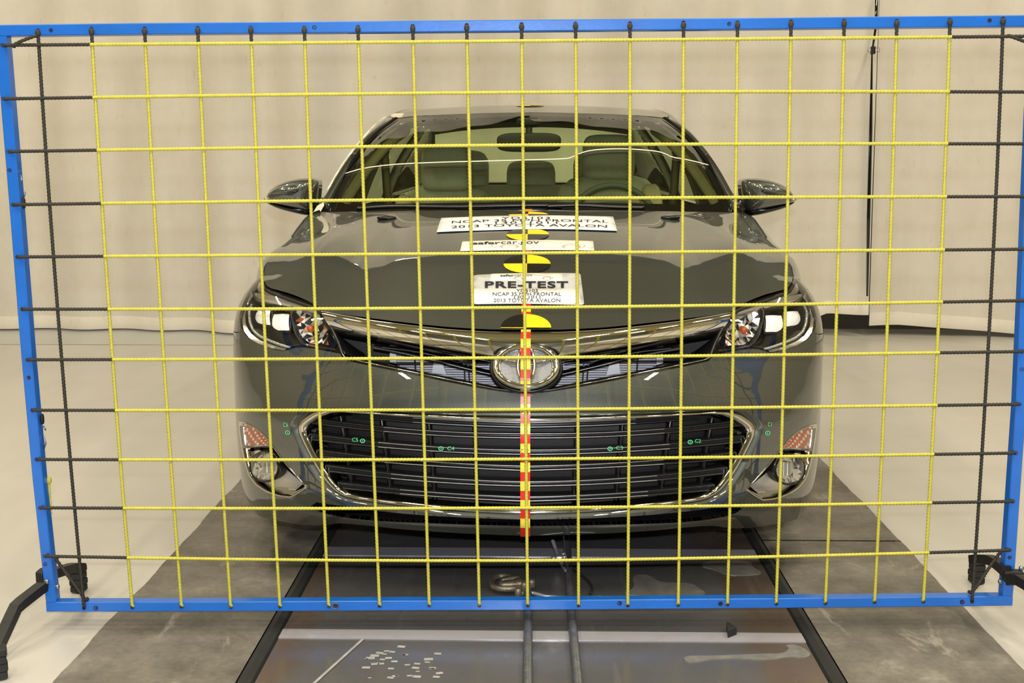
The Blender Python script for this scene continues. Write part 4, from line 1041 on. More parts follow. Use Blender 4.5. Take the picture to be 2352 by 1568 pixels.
# ------------------------------------------------------------------ cabin
def sq_(name, c, s, mat, par=car, e1=.45, e2=.45, rot=None, nu=20, nv=12, label=None):
    v, f = squad_vf(c, s, e1, e2, nu, nv, rot); return mk(name, v, f, mat, par, label=label)
tilt = Matrix.Rotation(math.radians(-14), 3, 'X')
for sx, dz in ((-.40, -.054), (.375, 0)):
    st = sq_('front_seat', (sx, 5.44, .79 + dz), (.50, .20, .66), M['seat'], rot=tilt)
    sq_('head_restraint', (sx, 5.47, 1.198 + dz), (.25, .12, .215), M['seat'], st, .38, .5, tilt)
    for k in (-1, 1): sq_('seat_bolster', (sx + k * .2, 5.40, .83 + dz), (.12, .2, .50), M['trim' if k * sx > 0 else 'seat'], st, .6, .6, tilt)
    sq_('seat_cushion', (sx, 5.16, .50), (.52, .55, .2), M['seat'], st)
    b = MB()
    for d in (-.06, .06): b.add(*tube_vf([(sx + d, 5.47, 1.13 + dz), (sx + d, 5.46, 1.02 + dz)], .009, 8, (0, 1, 0)))
    b.build('head_restraint_post', M['zinc'], st, True)
rs_ = sq_('rear_seat', (0, 6.42, .77), (1.30, .25, .56), M['seat'], rot=tilt)
for sx, w, h in ((-.41, .34, .25), (0, .28, .19), (.41, .34, .25)):
    sq_('head_restraint', (sx, 6.50, 1.05 + h / 2 - .07), (w, .13, h + .03), M['seat'], rs_, .45, .5, tilt)
sq_('rear_shelf', (0, 6.85, .985), (1.26, .5, .04), M['dash'], e1=.3, e2=.3)
# dashboard with the binnacle, wheel and mirror
x = np.linspace(-1, 1, 31); rows = []
for y, z in ((4.30, .955), (4.45, .985), (4.62, .995), (4.72, .975), (4.76, .90), (4.74, .70)):
    rows.append(np.c_[x * .76, y + .10 * x ** 2 * (1 if y < 4.5 else .1), z + .028 * np.exp(-((x * .76 - .36) / .17) ** 2) * (1 if y > 4.4 else 0)])
v, f = loft_vf(rows, False, False); mk('dashboard', v, f, M['dash'], car)
th = np.arange(48) * 2 * PI / 48; wc = np.array([.365, 4.93, .905]); wu = np.array([0, .40, .917])
v, f = tube_vf(wc + np.outer(.188 * np.cos(th), (1, 0, 0)) + np.outer(.188 * np.sin(th), wu), .0155, 10, (0, -.9, .4), True); sw = mk('steering_wheel', v, f, M['dash'], car)
sq_('steering_hub', wc, (.18, .06, .15), M['dash'], sw); b = MB()
for d in ((1, 0), (-1, 0), (0, -1)): b.add(*bar_vf(wc, wc + np.array([d[0] * .185, 0, 0]) + wu * d[1] * .185, .045, .02, (0, -.9, .4)))
b.build('wheel_spoke', M['dash'], sw)
mc = at_y([(1215, 327)], 4.86)[0]; k = 4.86 / FPX
mr = sq_('inside_mirror', mc, (146 * k, .05, 43 * k), M['darktrim'], e1=.5, e2=.45, nu=28)
v, f = tube_vf([mc + (0, .0, .02), mc + (0, .03, .06), mc + (0, .06, .10)], .014, 8, (1, 0, 0)); mk('mirror_stalk', v, f, M['darktrim'], mr)
sq_('sensor_housing', mc + (0, .07, .085), (.11, .12, .04), M['darktrim'], mr)
# ------------------------------------------------------------------ door mirrors
def pillow(px, y, depth, back, par, name, mat, s, lift=0.0):
    P = at_y(smooth_poly(px, 2, True), y); c = P.mean(0); rings = []
    for k_, d in ((1.0, back), (1.0, 0.0), (.975, -.22), (.92, -.45), (.82, -.66), (.66, -.84), (.44, -.95), (.2, -1.0)):
        q = c + (P - c) * k_; q[:, 1] = y + (d if d > 0 else d * depth) - lift; rings.append(q * (s, 1, 1))
    v, f = loft_vf(rings); return mk(name, v, f if s < 0 else [q[::-1] for q in f], mat, par)
for s in (1, -1):
    mo = thing if False else None
    h = pillow([(1703, 423), (1706, 413), (1717, 409), (1742, 409), (1770, 413.5), (1796, 423), (1813, 435), (1823, 449), (1826, 462), (1815, 467), (1780, 475), (1745, 482), (1709, 486), (1706, 455)], 4.42, .085, .09, car, 'door_mirror', M['paint'], s)
    h['label'] = 'folding door mirror with a painted cap'
    pillow([(1727, 436), (1733, 424), (1760, 421), (1790, 427), (1810, 439), (1819, 449), (1760, 450), (1740, 447)], 4.42, .07, .0, h, 'mirror_cap', M['paint'], s, .032)
    pillow([(1707, 478), (1745, 479), (1790, 469), (1826, 461), (1824, 466), (1800, 478), (1760, 489), (1722, 497), (1708, 492)], 4.44, .06, .10, h, 'mirror_base', M['black'], s)
    pillow([(1808, 452), (1822, 449), (1830, 458), (1815, 464), (1803, 463)], 4.41, .05, .0, h, 'mirror_turn_lamp', M['ledstrip'], s, .01)
    v, f = squad_vf(at_y([(1702, 490)], 4.46)[0] * (s, 1, 1), (.09, .08, .03), .6, .6, 12, 8); mk('mirror_arm', v, f, M['black'], h)
# ------------------------------------------------------------------ placards, decals and the checked tape
def hood_sheet(poly_xy, mat, name, par, lift, step=.03, label=None):
    P, T, lp = cdt(poly_xy, (), step); n = len(P)
    hz = H(P)[:, None]; nn = HN(P)
    a = np.c_[P, hz] + nn * lift; b_ = np.c_[P, hz] + nn * (lift - .0008); l = lp[0]
    F = [tuple(t) for t in T] + [(l[i], l[i] + n, l[(i + 1) % len(l)] + n, l[(i + 1) % len(l)]) for i in range(len(l))]
    return mk(name, np.vstack([a, b_]), F, mat, par, True, label=label)
def text_mesh(s, bold=0.0, space=1.0):
    c = bpy.data.curves.new('t', 'FONT'); c.body = s; c.align_x = 'CENTER'; c.size = 1.0; c.offset = bold; c.space_character = space; c.resolution_u = 4
    o = bpy.data.objects.new('t', c); COL.objects.link(o); bpy.context.view_layer.update()
    me = bpy.data.meshes.new_from_object(o.evaluated_get(bpy.context.evaluated_depsgraph_get()))
    V = np.array([v.co[:2] for v in me.vertices]); F = [tuple(p.vertices) for p in me.polygons]
    bpy.data.objects.remove(o); bpy.data.meshes.remove(me); bpy.data.curves.remove(c)
    lo, hi = V.min(0), V.max(0); V = (V - (lo + hi) / 2) / (hi - lo)
    return V, F
def hood_text(s, u0, u1, v0, v1, name, par, lift=.004, mat='ink', bold=0.0, space=1.0, bow=(0, 0)):
    V, F = text_mesh(s, bold, space); u = (u0 + u1) / 2 + V[:, 0] * (u1 - u0); k = (u - 1210) / 200
    P = hq(np.c_[u, (v0 + v1) / 2 - V[:, 1] * (v1 - v0) + k * k * np.where(k < 0, bow[0], bow[1])])
    V3 = np.c_[P, H(P)] + HN(P) * lift
    # one mesh per word: cut at the widest gaps of the line
    iv = sorted((min(V[i, 0] for i in f), max(V[i, 0] for i in f)) for f in F); gaps = []; end = iv[0][1]
    for lo, hi in iv:
        if lo > end: gaps.append((lo - end, (lo + end) / 2))
        end = max(end, hi)
    cuts = sorted(g[1] for g in sorted(gaps, reverse=True)[:s.count(' ')]) + [9]
    prev = -9
    for c in cuts:
        fs = [f for f in F if prev < V[f[0], 0] <= c]; prev = c
        ids = sorted({i for f in fs for i in f}); mp = {i: k for k, i in enumerate(ids)}
        if fs: mk(name, V3[ids], [[mp[i] for i in f] for f in fs], M[mat], par, False)
def hq(px): return on_hood(px)[:, :2]
def rrect(x0_, x1_, y0_, y1_, r): 
    o = []
    for cx, cy, a0 in ((x1_ - r, y0_ + r, -PI / 2), (x1_ - r, y1_ - r, 0), (x0_ + r, y1_ - r, PI / 2), (x0_ + r, y0_ + r, PI)):
        o += [(cx + r * math.cos(a0 + k * PI / 8), cy + r * math.sin(a0 + k * PI / 8)) for k in range(5)]
    return np.array(o)
def centred(px):
    q = hq(px); return q
def row_y(v): return hq([(1210, v)])[0, 1]
def row_w(u0, u1, v): q = hq([(u0, v), (u1, v)]); return q[1, 0] - q[0, 0]
def row_h(v0, v1): return row_y(v0) - row_y(v1)
# upper white placard
q = hq([(1003, 535.5), (1210, 529), (1417, 532.5), (1408, 500), (1210, 498), (1014, 503)])
p1 = hood_sheet(resample(q, .05, True), M['paper'], 'test_placard', car, .0045, label='white paper placard on the hood listing test number and car')
for s_, v0, v1, u0, u1 in (('YD5103', 501.5, 506.2, 1152, 1263), ('NCAP 35 MPH FRONTAL', 506.8, 512, 1038, 1397), ('13011011', 512.2, 517, 1138, 1280), ('2013 TOYOTA AVALON', 517.8, 523.4, 1037, 1394)):
    hood_text(s_, u0, u1, v0, v1, 'lettering', p1, .0062, space=1.15 if len(s_) < 9 else 1.0, bow=(6, 3.2))
# narrow cream placard
q = hq([(1057, 579), (1210, 577), (1365, 577.5), (1362, 556), (1210, 553.5), (1062, 557)])
p2 = hood_sheet(resample(q, .05, True), M['cream'], 'web_placard', car, .004, label='cream placard on the hood with a web address and car outline')
def two_tone(par, u0, um, u1, v0, v1, lift):
    hood_text('safer', u0, um, v0, v1 - (v1 - v0) * .22, 'lettering', par, lift, 'ink', .028, bow=(5, 3))
    hood_text('car.gov', um + 1, u1, v0 + (v1 - v0) * .1, v1 + (v1 - v0) * .12, 'lettering', par, lift, 'ink', bow=(5, 3))
two_tone(p2, 1086, 1150, 1238, 557, 565, .0055)
def outline_car(par, u0, u1, v0, v1, lift, wd=.0011):
    "thin line drawing of a car side"
    X = lambda k: u0 + (u1 - u0) * k; Y = lambda k: v0 + (v1 - v0) * k
    th = np.linspace(0, 2 * PI, 20); segs = [[(0, .55), (.02, .35), (.1, .2)], [(0, .55), (.01, .75), (.10, .8)], [(.30, .82), (.76, .82)], [(.36, -.15), (.50, -.05), (.62, .15), (.80, .25), (.95, .35), (1, .55), (.97, .8), (.93, .82)]]
    segs += [[(.19 + .085 * math.cos(t), .72 + .26 * math.sin(t)) for t in th], [(.85 + .085 * math.cos(t), .72 + .26 * math.sin(t)) for t in th]]
    segs += [[(.19 + .10 * math.cos(t), .72 - .34 * math.sin(t)) for t in np.linspace(0, PI, 10)], [(.85 + .10 * math.cos(t), .72 - .34 * math.sin(t)) for t in np.linspace(0, PI, 10)]]
    b = MB()
    for sg in segs:
        p = resample(hq([(X(a), Y(c_)) for a, c_ in smooth_poly(sg, 1)]), .01)
        t = np.gradient(p, axis=0); t /= np.linalg.norm(t, axis=1)[:, None] + 1e-9; nn = np.c_[-t[:, 1], t[:, 0]] * wd
        l, r = p + nn, p - nn
        v, f = loft_vf([np.c_[l, H(l) + lift], np.c_[r, H(r) + lift]], False, False); b.add(v, [q[::-1] for q in f])
    b.build('car_drawing', M['inkgrey'], par)
outline_car(p2, 1129, 1345, 558, 576, .0062)
# pre-test sign in its plastic sleeve
def warp(q4, uv):
    q4 = np.asarray(q4, float); u, v = uv[:, :1], uv[:, 1:]
    return (q4[0] * (1 - u) + q4[1] * u) * (1 - v) + (q4[3] * (1 - u) + q4[2] * u) * v
rr_ = rrect(0, 1, 0, 1, .05)
q4 = hq([(1083, 701), (1342, 703), (1333, 630), (1088, 634)])
p3 = hood_sheet(warp(q4, rr_), M['sleeve'], 'pre_test_sign', car, .004, label='sign in a grey plastic sleeve reading pre-test')
def sub(par, u0, u1, v0, v1, r, mat, lift, name='sign_sheet'):
    return hood_sheet(warp(hq([(u0 - (v1 - v0) * .06, v1), (u1 + (v1 - v0) * .10, v1), (u1, v0), (u0, v0)]), rrect(0, 1, 0, 1, r)), mat, name, par, lift)
sub(p3, 1086, 1330, 666, 699, .03, M['paper'], .0050); sub(p3, 1127, 1291, 632, 648, .08, M['cream'], .0050)
two_tone(p3, 1149, 1181, 1223, 634, 640, .0064); outline_car(p3, 1172, 1271, 635, 648, .0064, .0008)
hood_text('PRE-TEST', 1114, 1305, 650, 665.5, 'lettering', p3, .0064, 'ink', .03, 1.12)
for s_, v0, v1, u0, u1 in (('YD5103', 668, 675, 1186, 1235), ('NCAP 35 MPH FRONTAL', 675.5, 683.5, 1132, 1289), ('13011011', 683, 690, 1181, 1241), ('2013 TOYOTA AVALON', 690, 698, 1134, 1287)):
    hood_text(s_, u0, u1, v0, v1, 'lettering', p3, .0064)
# round quartered targets and the checked centreline tape on the hood
def target(cy, r, name='target_decal', clip_y=None, x=0.0, surf=H, nf=HN):
    P_, F_, m_ = [], [], []; n = 0; nr, na = 5, 48
    g = [(0, 0)] + [(k / nr * math.cos(a * 2 * PI / na + 1e-4), k / nr * math.sin(a * 2 * PI / na + 1e-4)) for k in range(1, nr + 1) for a in range(na)]
    P = np.array(g) * r + (x, cy)
    if clip_y: P[:, 1] = np.maximum(P[:, 1], clip_y(P[:, 0]))
    for a in range(na):
        q = (a // (na // 4)) % 4; m = 0 if q in (0, 2) else 1
        F_.append((0, 1 + a, 1 + (a + 1) % na)); m_.append(m)
        for k in range(1, nr):
            i = 1 + (k - 1) * na; F_.append((i + a, i + na + a, i + na + (a + 1) % na, i + (a + 1) % na)); m_.append(m)
    V = np.c_[P, surf(P)] + nf(P) * .0025
    return mk(name, V, F_, [M['tyellow'], M['tblack']], car, True, midx=m_, label='round yellow and black quartered target decal')
for v, rp in ((493, 45), (539, 49), (606.5, 54)): target(row_y(v), row_w(1210 - rp, 1210 + rp, v) / 2)
lipy = lambda x: np.interp(np.abs(x), lip3[:, 0], lip3[:, 1]) + .004
target(row_y(753.5), row_w(1151, 1267, 748) / 2, clip_y=lipy)
ys = np.arange(row_y(481.5), lip3[0, 1] + .003, -.026); b = MB()
for i, (ya, yb) in enumerate(zip(ys[:-1], ys[1:])):
    P = np.array([(-.013, yb), (.013, yb), (.013, ya), (-.013, ya)]); b.add(np.c_[P, H(P)] + HN(P) * .0018, [(0, 1, 2, 3)], i % 2)
b.build('centreline_tape', [M['tyellow'], M['tred']], car, label='checked yellow and red tape down the hood centre')
# roof target: follow the roof surface
def roofH(P):
    P = np.atleast_2d(P); mid = R2[:, R2.shape[1] // 2]; return np.interp(P[:, 1], mid[:, 1], mid[:, 2]) - .05 * P[:, 0] ** 2
def roofN(P): return np.tile((0, 0, 1.0), (len(np.atleast_2d(P)), 1))
target(5.27, .066, surf=lambda P: roofH(P) + .002, nf=roofN)
# tape down the nose: over the chrome bar, the emblem and the bumper
def nose_off(v): return float(np.interp(v, [758, 764, 775, 788, 800, 880, 894, 906, 930, 950, 956, 970, 976, 1166, 1172, 1182, 1190, 1230], [.006, .014, .026, .036, .050, .044, .034, .008, .004, .004, .004, .006, .004, .004, .005, .004, .004, .004]))
vs = [761, 770, 789, 812, 835.5, 859, 882, 905.5, 928.5, 950, 972, 996.5, 1018, 1040, 1061, 1083, 1104, 1126, 1147, 1168, 1189, 1209, 1229]
b = MB(); n_t = []
for i, (va, vb) in enumerate(zip(vs[:-1], vs[1:])):
    rows = []
    for v in np.linspace(va, vb, 5):
        z = AZ([(1209 + (v - 760) * .007, v)])[0, 1]; p = B([(0.0, z)])[0] + BN([(0.0, z)])[0] * (1, 0, 0) * 0; d = BN([(1e-6, z)])[0]; d[0] = 0
        rows.append(p + d * nose_off(v))
    rows = np.array(rows); vv = np.concatenate([rows + (-.0128, 0, 0), rows + (.0128, 0, 0)]); b.add(vv, [(j, 5 + j, 6 + j, j + 1)[::-1] for j in range(4)], i % 2)
    n_t.append(rows)
tape = b.build('nose_tape', [M['tyellow2'], M['tred']], car, label='vertical red and yellow checked tape on the nose')
for v in (1035, 948):
    z = AZ([(1211, v)])[0, 1]; p = B([(0, z)])[0] + (0, -nose_off(v) - .0008, 0)
    for s_, dx in (('C', -.0085), ('L', .0085)):
        V, F = text_mesh(s_); mk('lettering', p + np.c_[V[:, 0] * .006 + dx, 0 * V[:, 0], V[:, 1] * .012], F, M['ink'], tape, False)
# green paint-marker points
def mark(px, txt, tpx, offv, w=17, h=8):
    b = MB(); s = 1
    if px[0] < 1209: s = -1
    mir = lambda P: np.where(np.array(P)[:, :1] < 1209, np.c_[2 * 1209.5 - np.array(P, float)[:, 0], np.array(P, float)[:, 1]], np.array(P, float))
    sh = lambda P: B(AZ(mir(P)), offv) * (s, 1, 1)
    th = np.arange(24) * 2 * PI / 24
    o_, i_ = [(px[0] + 6 * math.cos(t), px[1] + 5 * math.sin(t)) for t in th], [(px[0] + 4.2 * math.cos(t), px[1] + 3.4 * math.sin(t)) for t in th]
    b.add(np.vstack([sh(o_), sh(i_)]), [(i, (i + 1) % 24, 24 + (i + 1) % 24, 24 + i) for i in range(24)])
    d_ = [(px[0] + 1.3 * math.cos(t), px[1] + 1.2 * math.sin(t)) for t in th]; b.add(sh(d_), [tuple(range(24))])
    V, F = text_mesh(txt, -.004); b.add(sh(np.c_[tpx[0] + V[:, 0] * w, tpx[1] - V[:, 1] * h]), F)
    b.build('marker_point', M['green'], car, label='small green hand-drawn measuring point')
mark((1762, 994), 'C1', (1767, 974), .002, 9, 9); mark((1590, 1017), 'C2', (1608, 1014.5), -.013, 14, 8); mark((1403, 1032.5), 'C3', (1425, 1030.5), -.013, 16, 8)
mark((1016, 1034), 'C4', (1039, 1033.5), -.013, 16, 9); mark((831, 1018), 'C5', (813, 1015.5), -.013, 14, 9); mark((661, 998), 'C6', (656.5, 980), .002, 11, 10)
# washer nozzles near the back of the hood
for px in ((888, 503), (1540, 502)):
    p = on_hood([px])[0]; v, f = squad_vf(p + (0, 0, .004), (.07, .035, .014), .7, .8, 14, 8); mk('washer_nozzle', v, f, M['black'], car)
# crumpled masking tape on the left pillar and at the mirror root
b = MB()
A_ = np.array([(-p[0], p[1], p[2]) for p in rail_at(np.linspace(4.40, 5.18, 26))])
jit = rng.uniform(-.004, .004, (26, 2)); 
rw = [[a + (-.006, -.004, .004), a + (.002 + j[0] * .6, -.006, .008 + j[1])] for a, j in zip(A_, jit)]
v, f = loft_vf(rw, False, False); b.add(v, f)
for uvs, yy in (([(898, 268), (906, 264), (928, 264), (924, 270), (905, 273)], 5.12), ([(721, 490), (730, 476), (744, 468), (746, 474), (738, 488), (735, 484), (724, 488)], 4.19)):
    q = at_y(uvs, yy); n = len(q); b.add(np.vstack([q + (0, -.010, .006), q + (0, -.014, .004)]), [tuple(range(n)), tuple(range(2 * n - 1, n - 1, -1))] + [(i, (i + 1) % n, n + (i + 1) % n, n + i) for i in range(n)])
b.build('masking_tape', M['masking'], car, label='crumpled cream masking tape on the pillar left of the windshield')
# ------------------------------------------------------------------ rope grid frame
D = 0.127
G0 = CAM + np.array([-.2031, 21.5052, -2.7525]) * D
gy, gt = 0.01717, -0.013441
gnorm = np.array([math.sin(gy) * math.cos(gt) * -1, math.cos(gy) * math.cos(gt), math.sin(gt)])
def on_grid(px, back=0.0): return at_plane(px, G0 + gnorm * back, gnorm)
fr = thing('rope_grid_frame', 'blue steel frame strung with a grid of yellow and black ropes', 'frame', (0, G0[1] + .02, 0))
BW, BD = .0265, .030
def bar(name, px):
    P = on_grid(px); T = np.gradient(P, axis=0); T /= np.linalg.norm(T, axis=1)[:, None]; A = np.cross(T, gnorm); rings = []
    c = .0022
    for p, a in zip(P, A):
        q = [(-BW / 2 + c, 0), (BW / 2 - c, 0), (BW / 2, c), (BW / 2, BD - c), (BW / 2 - c, BD), (-BW / 2 + c, BD), (-BW / 2, BD - c), (-BW / 2, c)]
        rings.append([p + a * x + gnorm * y for x, y in q])
    v, f = loft_vf(rings); return mk(name, v, f, M['blue'], fr, False)
top_l, top_r, bot_l, bot_r = (0, 69), (2388, 47), (117.5, 1393), (2315.5, 1380)
bars = [bar('frame_bar', [(-12, 70), (300, 66), (700, 62.5), (1200, 58.5), (1700, 54), (2100, 50), (2401, 47)]),
        bar('frame_bar', [(106, 1394), (500, 1393), (900, 1391), (1212, 1390), (1560, 1387), (1950, 1384), (2326, 1380)]),
        bar('frame_bar', [(1, 83), (33, 470), (61, 826), (86, 1100), (116.5, 1382)]),
        bar('frame_bar', [(2390, 60), (2376, 250), (2361, 600), (2346, 930), (2330, 1160), (2315.5, 1368)])]
def hole(px, par, r=.0045, nm='bolt_hole', mat='hole'):
    c = on_grid([px])[0]; a = np.cross((0, 0, 1.0), gnorm); a /= np.linalg.norm(a); u = np.cross(gnorm, a); th = np.arange(14) * 2 * PI / 14
    rg = lambda rr, d: c + np.outer(rr * np.cos(th), a) + np.outer(rr * np.sin(th), u) + gnorm * d
    v, f = loft_vf([rg(r * 1.15, .0002), rg(r * 1.12, -.0006), rg(r, -.0006), rg(r * .9, .0)]); mk(nm, v, f, M[mat], par, True)
# ropes: photo points along every rope
VT = [(87, 72), (210, 68.5), (332, 68), (454, 66.5), (576, 66), (699, 66), (822, 64), (948, 62), (1072, 60), (1198, 58), (1322, 56.5), (1447, 56), (1570, 54), (1694, 54), (1817, 51.5), (1939, 50), (2060, 50), (2182, 47.5), (2304, 45)]
VB = [(193, 1394), (304, 1392), (417, 1391), (530, 1392), (643, 1391), (755, 1390), (872, 1389), (986, 1388), (1101, 1388), (1212, 1388), (1329, 1388), (1442, 1388), (1558, 1387), (1671, 1386), (1783, 1384), (1896, 1383), (2009, 1380), (2121, 1379), (2233, 1379)]
RL = [(8, 104), (11, 227), (22, 348), (33, 470), (43, 590), (54, 710), (66, 826), (77, 942), (87, 1055), (95, 1166), (106, 1277)]
RM = [94, 212, 333, 456, 581, 706, 821, 940, 1054, 1166, 1287]
RR = [(2372, 83), (2374, 211), (2372, 330), (2368, 451), (2362, 572), (2356, 690), (2347, 807), (2340, 928), (2331, 1040), (2325, 1151), (2317, 1263)]
def vline(i):
    (xa, ya), (xb, yb) = VT[i], VB[i]; ts = np.linspace(0, 1, 9)
    return np.c_[xa + (xb - xa) * ts + 5.2 * ((xa + xb) / 2 - 1180) / 926 * 4 * ts * (1 - ts), ya + (yb - ya) * ts]
def hline(j):
    (xa, ya), (xb, yb) = RL[j], RR[j]; ts = np.linspace(0, 1, 11); m = RM[j]; mid = (ya + yb) / 2
    return np.c_[xa + (xb - xa) * ts, ya + (yb - ya) * ts + (m - mid) * (1 - np.abs(2 * ts - 1) ** 1.7)]
def rope(px, yel, d, par=None, r=.0043):
    "yel(u, v) tells where the strand is yellow"
    P = on_grid(px, d); P = np.vstack([P[:1] + gnorm * .012 - gnorm * d * 0, P, P[-1:] + gnorm * .012])
    v, f, path = rope_vf(P, r, .026, .0032)
    pj = proj(path); n = 9; mi = []
    for i in range(len(path) - 1): mi += [0 if yel(pj[i]) else 1] * n
    mi += [0 if yel(pj[0]) else 1, 0 if yel(pj[-1]) else 1]
    return mk('rope', v, f, [M['yellow'], M['blackrope']], fr, True, midx=mi)
cy0 = lambda u: np.interp(u, [208, 1199, 2182], [104, 94, 86])
xL = lambda v: np.interp(v, [104, 710, 1281], [208, 250, 293]); xR = lambda v: np.interp(v, [86, 692, 1269], [2182, 2160, 2130])
for i in range(19):
    y_ok = (lambda p: False) if i in (0, 18) else (lambda p: p[1] > cy0(p[0]) - 2)
    rope(vline(i), y_ok, -.004)
    hole((VT[i][0], VT[i][1] - 2), bars[0], nm='rope_hole'); hole((VB[i][0], VB[i][1] + 2), bars[1], nm='rope_hole')
    if i in range(19):    # knot where the rope leaves the top bar
        c = on_grid([(VT[i][0], VT[i][1] + 4)], -.006)[0]; v, f = squad_vf(c, (.013, .012, .016), .8, .8, 10, 6); mk('rope_knot', v, f, M['blackrope'], fr)
for j in range(11):
    rope(hline(j), lambda p: xL(p[1]) - 3 < p[0] < xR(p[1]) + 3, -.0095)
    hole((RL[j][0] - 3, RL[j][1]), bars[2], nm='rope_hole'); hole((RR[j][0] + 2, RR[j][1]), bars[3], nm='rope_hole')
for px in ([(28, 105), (50, 94), (82, 82)], [(2318, 82), (2345, 92), (2366, 100)]): rope(px, lambda p: False, -.012, r=.0042)
rope([(128, 1283), (155, 1320), (178, 1352), (197, 1378)], lambda p: False, .004); rope([(2298, 1267), (2272, 1303), (2245, 1344), (2230, 1362)], lambda p: False, .004)
for px in ((117, 69.5), (722, 63), (1675, 55), (2273, 47)): hole(px, bars[0])
for px in ((220, 1396), (771, 1391), (1423, 1385), (1655, 1386), (2210, 1382)): hole(px, bars[1], .0055)
for px in ((22, 391), (66, 867), (104, 1295)): hole(px, bars[2])
for px in ((2347, 848), (2319, 1280)): hole(px, bars[3])
b = MB(); c = on_grid([(771, 1391)])[0]
th = np.arange(20) * 2 * PI / 20
b.add(*tube_vf(c + np.c_[.0075 * np.cos(th), 0 * th - .001, .0075 * np.sin(th)], .0016, 6, (0, 1, 0), True)); b.build('rivet_ring', M['rusty'], bars[1], True)
# small hooks and a hanging yellow cord behind the left post
for px in ([(47, 400), (50, 412), (48, 420)], [(58, 440), (55, 452)], [(100, 978), (105, 988)], [(100, 1000), (105, 1018), (101, 1030)]):
    P = on_grid(px, .02); b = MB(); b.add(*tube_vf(P, .0022, 6, (0, 1, 0))); b.build('wire_hook', M['zinc'], fr, True)
for px in ((54, 466), (97, 962)):
    v, f = squad_vf(on_grid([px], .018)[0], (.008, .012, .028), .6, .6, 10, 6); mk('hook_sleeve', v, f, M['matt'], fr)
v, f, _ = rope_vf(on_grid([(112, 1105), (114, 1140), (117, 1180)], .03), .0036, .02, .004); mk('loose_cord', v, f, M['yellow'], fr, label='loose yellow cord hanging behind the left post')
v, f = squad_vf(on_grid([(112, 1103)], .03)[0], (.014, .014, .018), .8, .8, 10, 8); mk('cord_knot', v, f, M['yellow'], fr)
# folding legs with rubber feet at both lower corners
def leg(pxs, ys, w, foot_px, foot_y, s, front):
    P = at_ys(pxs, ys); P = resample(P, .03) if False else P
    rings = []
    pr = resample_n(P, 15) if front else resample_n(smooth_poly(P, 1), 14); Pq, T, A, Bn = frames(pr, (1, 0, 0))
    rings = [[p + a * x * w / 2 + bb * y * w / 2 for x, y in ((-1, -1), (1, -1), (1, 1), (-1, 1))] for p, a, bb in zip(Pq, A, Bn)]
    v, f = loft_vf(rings); lg = mk('folding_leg', v, f, M['steelblack'], fr, False)
    return lg
def foot(lg, c, s, ang):
    "hooked rubber foot: a pad with ridges"
    b = MB(); Rm = Matrix.Rotation(ang, 3, 'Z')
    for k in range(4):
        v, f = squad_vf((0, 0, .011 + k * .0185), (.034 + .004 * (k % 2), .040, .0185), .25, .3, 16, 6); b.add(v @ np.array(Rm).T + c, f)
    b.build('rubber_foot', M['rubber'], lg, False)
# left pair: the front leg runs towards the camera, the rear leg towards the car
yG = float(on_grid([(117, 1340)])[0, 1])
a0 = on_grid([(100, 1346)], .012)[0]
lg = leg([(112, 1336), (90, 1352), (37, 1393), (5, 1462), (-22, 1520)], [yG + .016, yG - .012, yG - .085, yG - .15, yG - .215], .025, None, None, -1, True)
foot(lg, np.array([*at_z([(0, 1557)])[0, :2], 0]), -1, .5)
lg = leg([(106, 1322), (130, 1314), (150, 1308), (170, 1302), (188, 1303)], [yG + .03, yG + .07, yG + .12, yG + .18, yG + .215], .024, None, None, -1, False)
fc = at_z([(182, 1358)])[0]; foot(lg, np.array([fc[0], fc[1], 0]), -1, -.2)
v, f = squad_vf(on_grid([(96, 1322)], .02)[0], (.02, .034, .034), .3, .3, 14, 8); mk('leg_bracket', v, f, M['steelblack'], fr, False)
lg = leg([(2318, 1332), (2340, 1330), (2362, 1342), (2400, 1385), (2440, 1460)], [yG + .012, yG - .014, yG - .05, yG - .11, yG - .2], .025, None, None, 1, True)
foot(lg, np.array([*at_z([(2424, 1540)])[0, :2], 0]), 1, -.5)
lg = leg([(2312, 1312), (2296, 1297), (2278, 1285), (2255, 1283), (2234, 1285)], [yG + .03, yG + .08, yG + .13, yG + .19, yG + .23], .024, None, None, 1, False)
fc = at_z([(2242, 1338)])[0]; foot(lg, np.array([fc[0], fc[1], 0]), 1, .2)
v, f = squad_vf(on_grid([(2326, 1322)], -.012)[0], (.05, .026, .030), .3, .3, 14, 8); mk('leg_bracket', v, f, M['steelblack'], fr, False)
for px, d in (((107, 1335), -.003), ((131, 1347), .012), ((2298, 1335), .012), ((2329, 1325), -.026), ((2346, 1305), -.01)):
    c = on_grid([px], d)[0]; v, f = squad_vf(c, (.013, .011, .013), .75, .8, 14, 8); mk('leg_bolt', v, f, M['zinc'], fr)
# ------------------------------------------------------------------ tow cables on the track
def cable(name, px, r, label, zc=None, ys=None, ph=.07):
    P = at_z(px, r + .001) if ys is None else at_ys(px, ys)
    v, f, _ = rope_vf(P, r, ph, .004, lobes=6, n=18, amp=.3)
    o = mk(name, v, f, M['steelrope'], None, True); tag(o, label, 'cable', 'tow cables along the track'); return o
x1 = at_z([(1213, 1480)], .012)[0]
cable('tow_cable', [(1212, 1600), (1212, 1500), (1213, 1400), (1211, 1345)], .0105, 'twisted steel cable along the track, under the checked nose tape')
cable('tow_cable', [(1330, 1600), (1321, 1500), (1312, 1405), (1307, 1330), (1303, 1262), (1300, 1235)], .0105, 'twisted steel cable along the track, right-hand one of the pair')
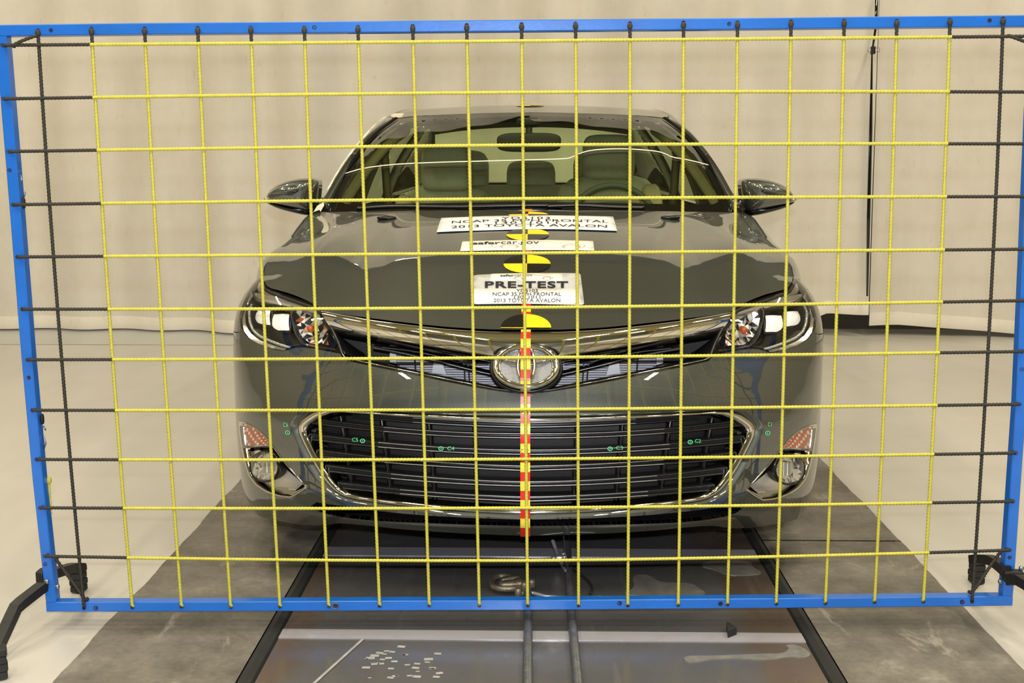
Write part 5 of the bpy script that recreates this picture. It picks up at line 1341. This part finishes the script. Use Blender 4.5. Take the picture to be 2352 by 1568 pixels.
# cable clamp with its lashing wire beside the left cable
c = at_z([(1182, 1350)], .02)[0]
cl = thing('cable_clamp', 'worn steel clamp holding the end of the left tow cable', 'clamp', (c[0], c[1], 0))
th = np.arange(30) * 2 * PI / 30
lp_ = at_z(smooth_poly([(1128, 1335), (1140, 1322), (1165, 1323), (1195, 1335), (1205, 1345), (1185, 1352), (1150, 1352), (1131, 1347)], 2, True), .018)
mk('thimble', *tube_vf(lp_, .009, 8, (0, 0, 1), True), M['rusty'], cl)
for px, s_, a in (((1175, 1345), (.075, .03, .03), .15), ((1195, 1343), (.045, .04, .034), -.1), ((1172, 1333), (.06, .02, .026), .35)):
    v, f = squad_vf(at_z([px], .019)[0], s_, .5, .5, 16, 8, Matrix.Rotation(a, 3, 'Z')); mk('clamp_jaw', v, f, M['rusty'], cl)
for px in ((1204, 1346), (1221, 1340), (1190, 1360)):
    v, f = squad_vf(at_z([px], .024)[0], (.02, .02, .028), .6, .4, 6, 8); mk('clamp_nut', v, f, M['rusty'], cl)
v, f, _ = rope_vf(at_z([(1190, 1368), (1205, 1360), (1225, 1362), (1250, 1369), (1300, 1373), (1345, 1373), (1380, 1371)], .008), .006, .03, .005, lobes=6, n=12, amp=.2)
o = mk('lashing_wire', v, f, M['alu'], cl, True)
hk = at_z([(1285, 1282)], .03)[0]
ck = thing('wire_clip', 'shiny wire clip lashing a short cable beside the right tow cable', 'clip', (hk[0], hk[1], 0))
v, f, _ = rope_vf(at_ys([(1269, 1240), (1276, 1260), (1284, 1282), (1296, 1305), (1301, 1313)], [3.22, 3.20, 3.17, 3.12, 3.10]) * (1, 1, 1), .0062, .03, .005, lobes=6, n=12, amp=.2); mk('short_wire', v, f, M['alu'], ck, True)
v, f = squad_vf(hk + (0, 0, .0), (.034, .022, .024), .7, .7, 14, 8); mk('clip_saddle', v, f, M['alu'], ck)
for d in ((-.017, -.02), (.012, .012), (.014, -.012)): v, f = squad_vf(hk + (d[0], d[1], .008), (.016, .016, .016), .7, .5, 6, 8); mk('clip_nut', v, f, M['alu'], ck)
v, f = tube_vf(at_z(smooth_poly([(1307, 1304), (1330, 1316), (1352, 1334), (1362, 1350), (1356, 1362)], 2), .006), .004, 8); o = mk('cable_tail', v, f, M['rubber']); tag(o, 'short dark wire tail curling right of the right-hand tow cable', 'wire')
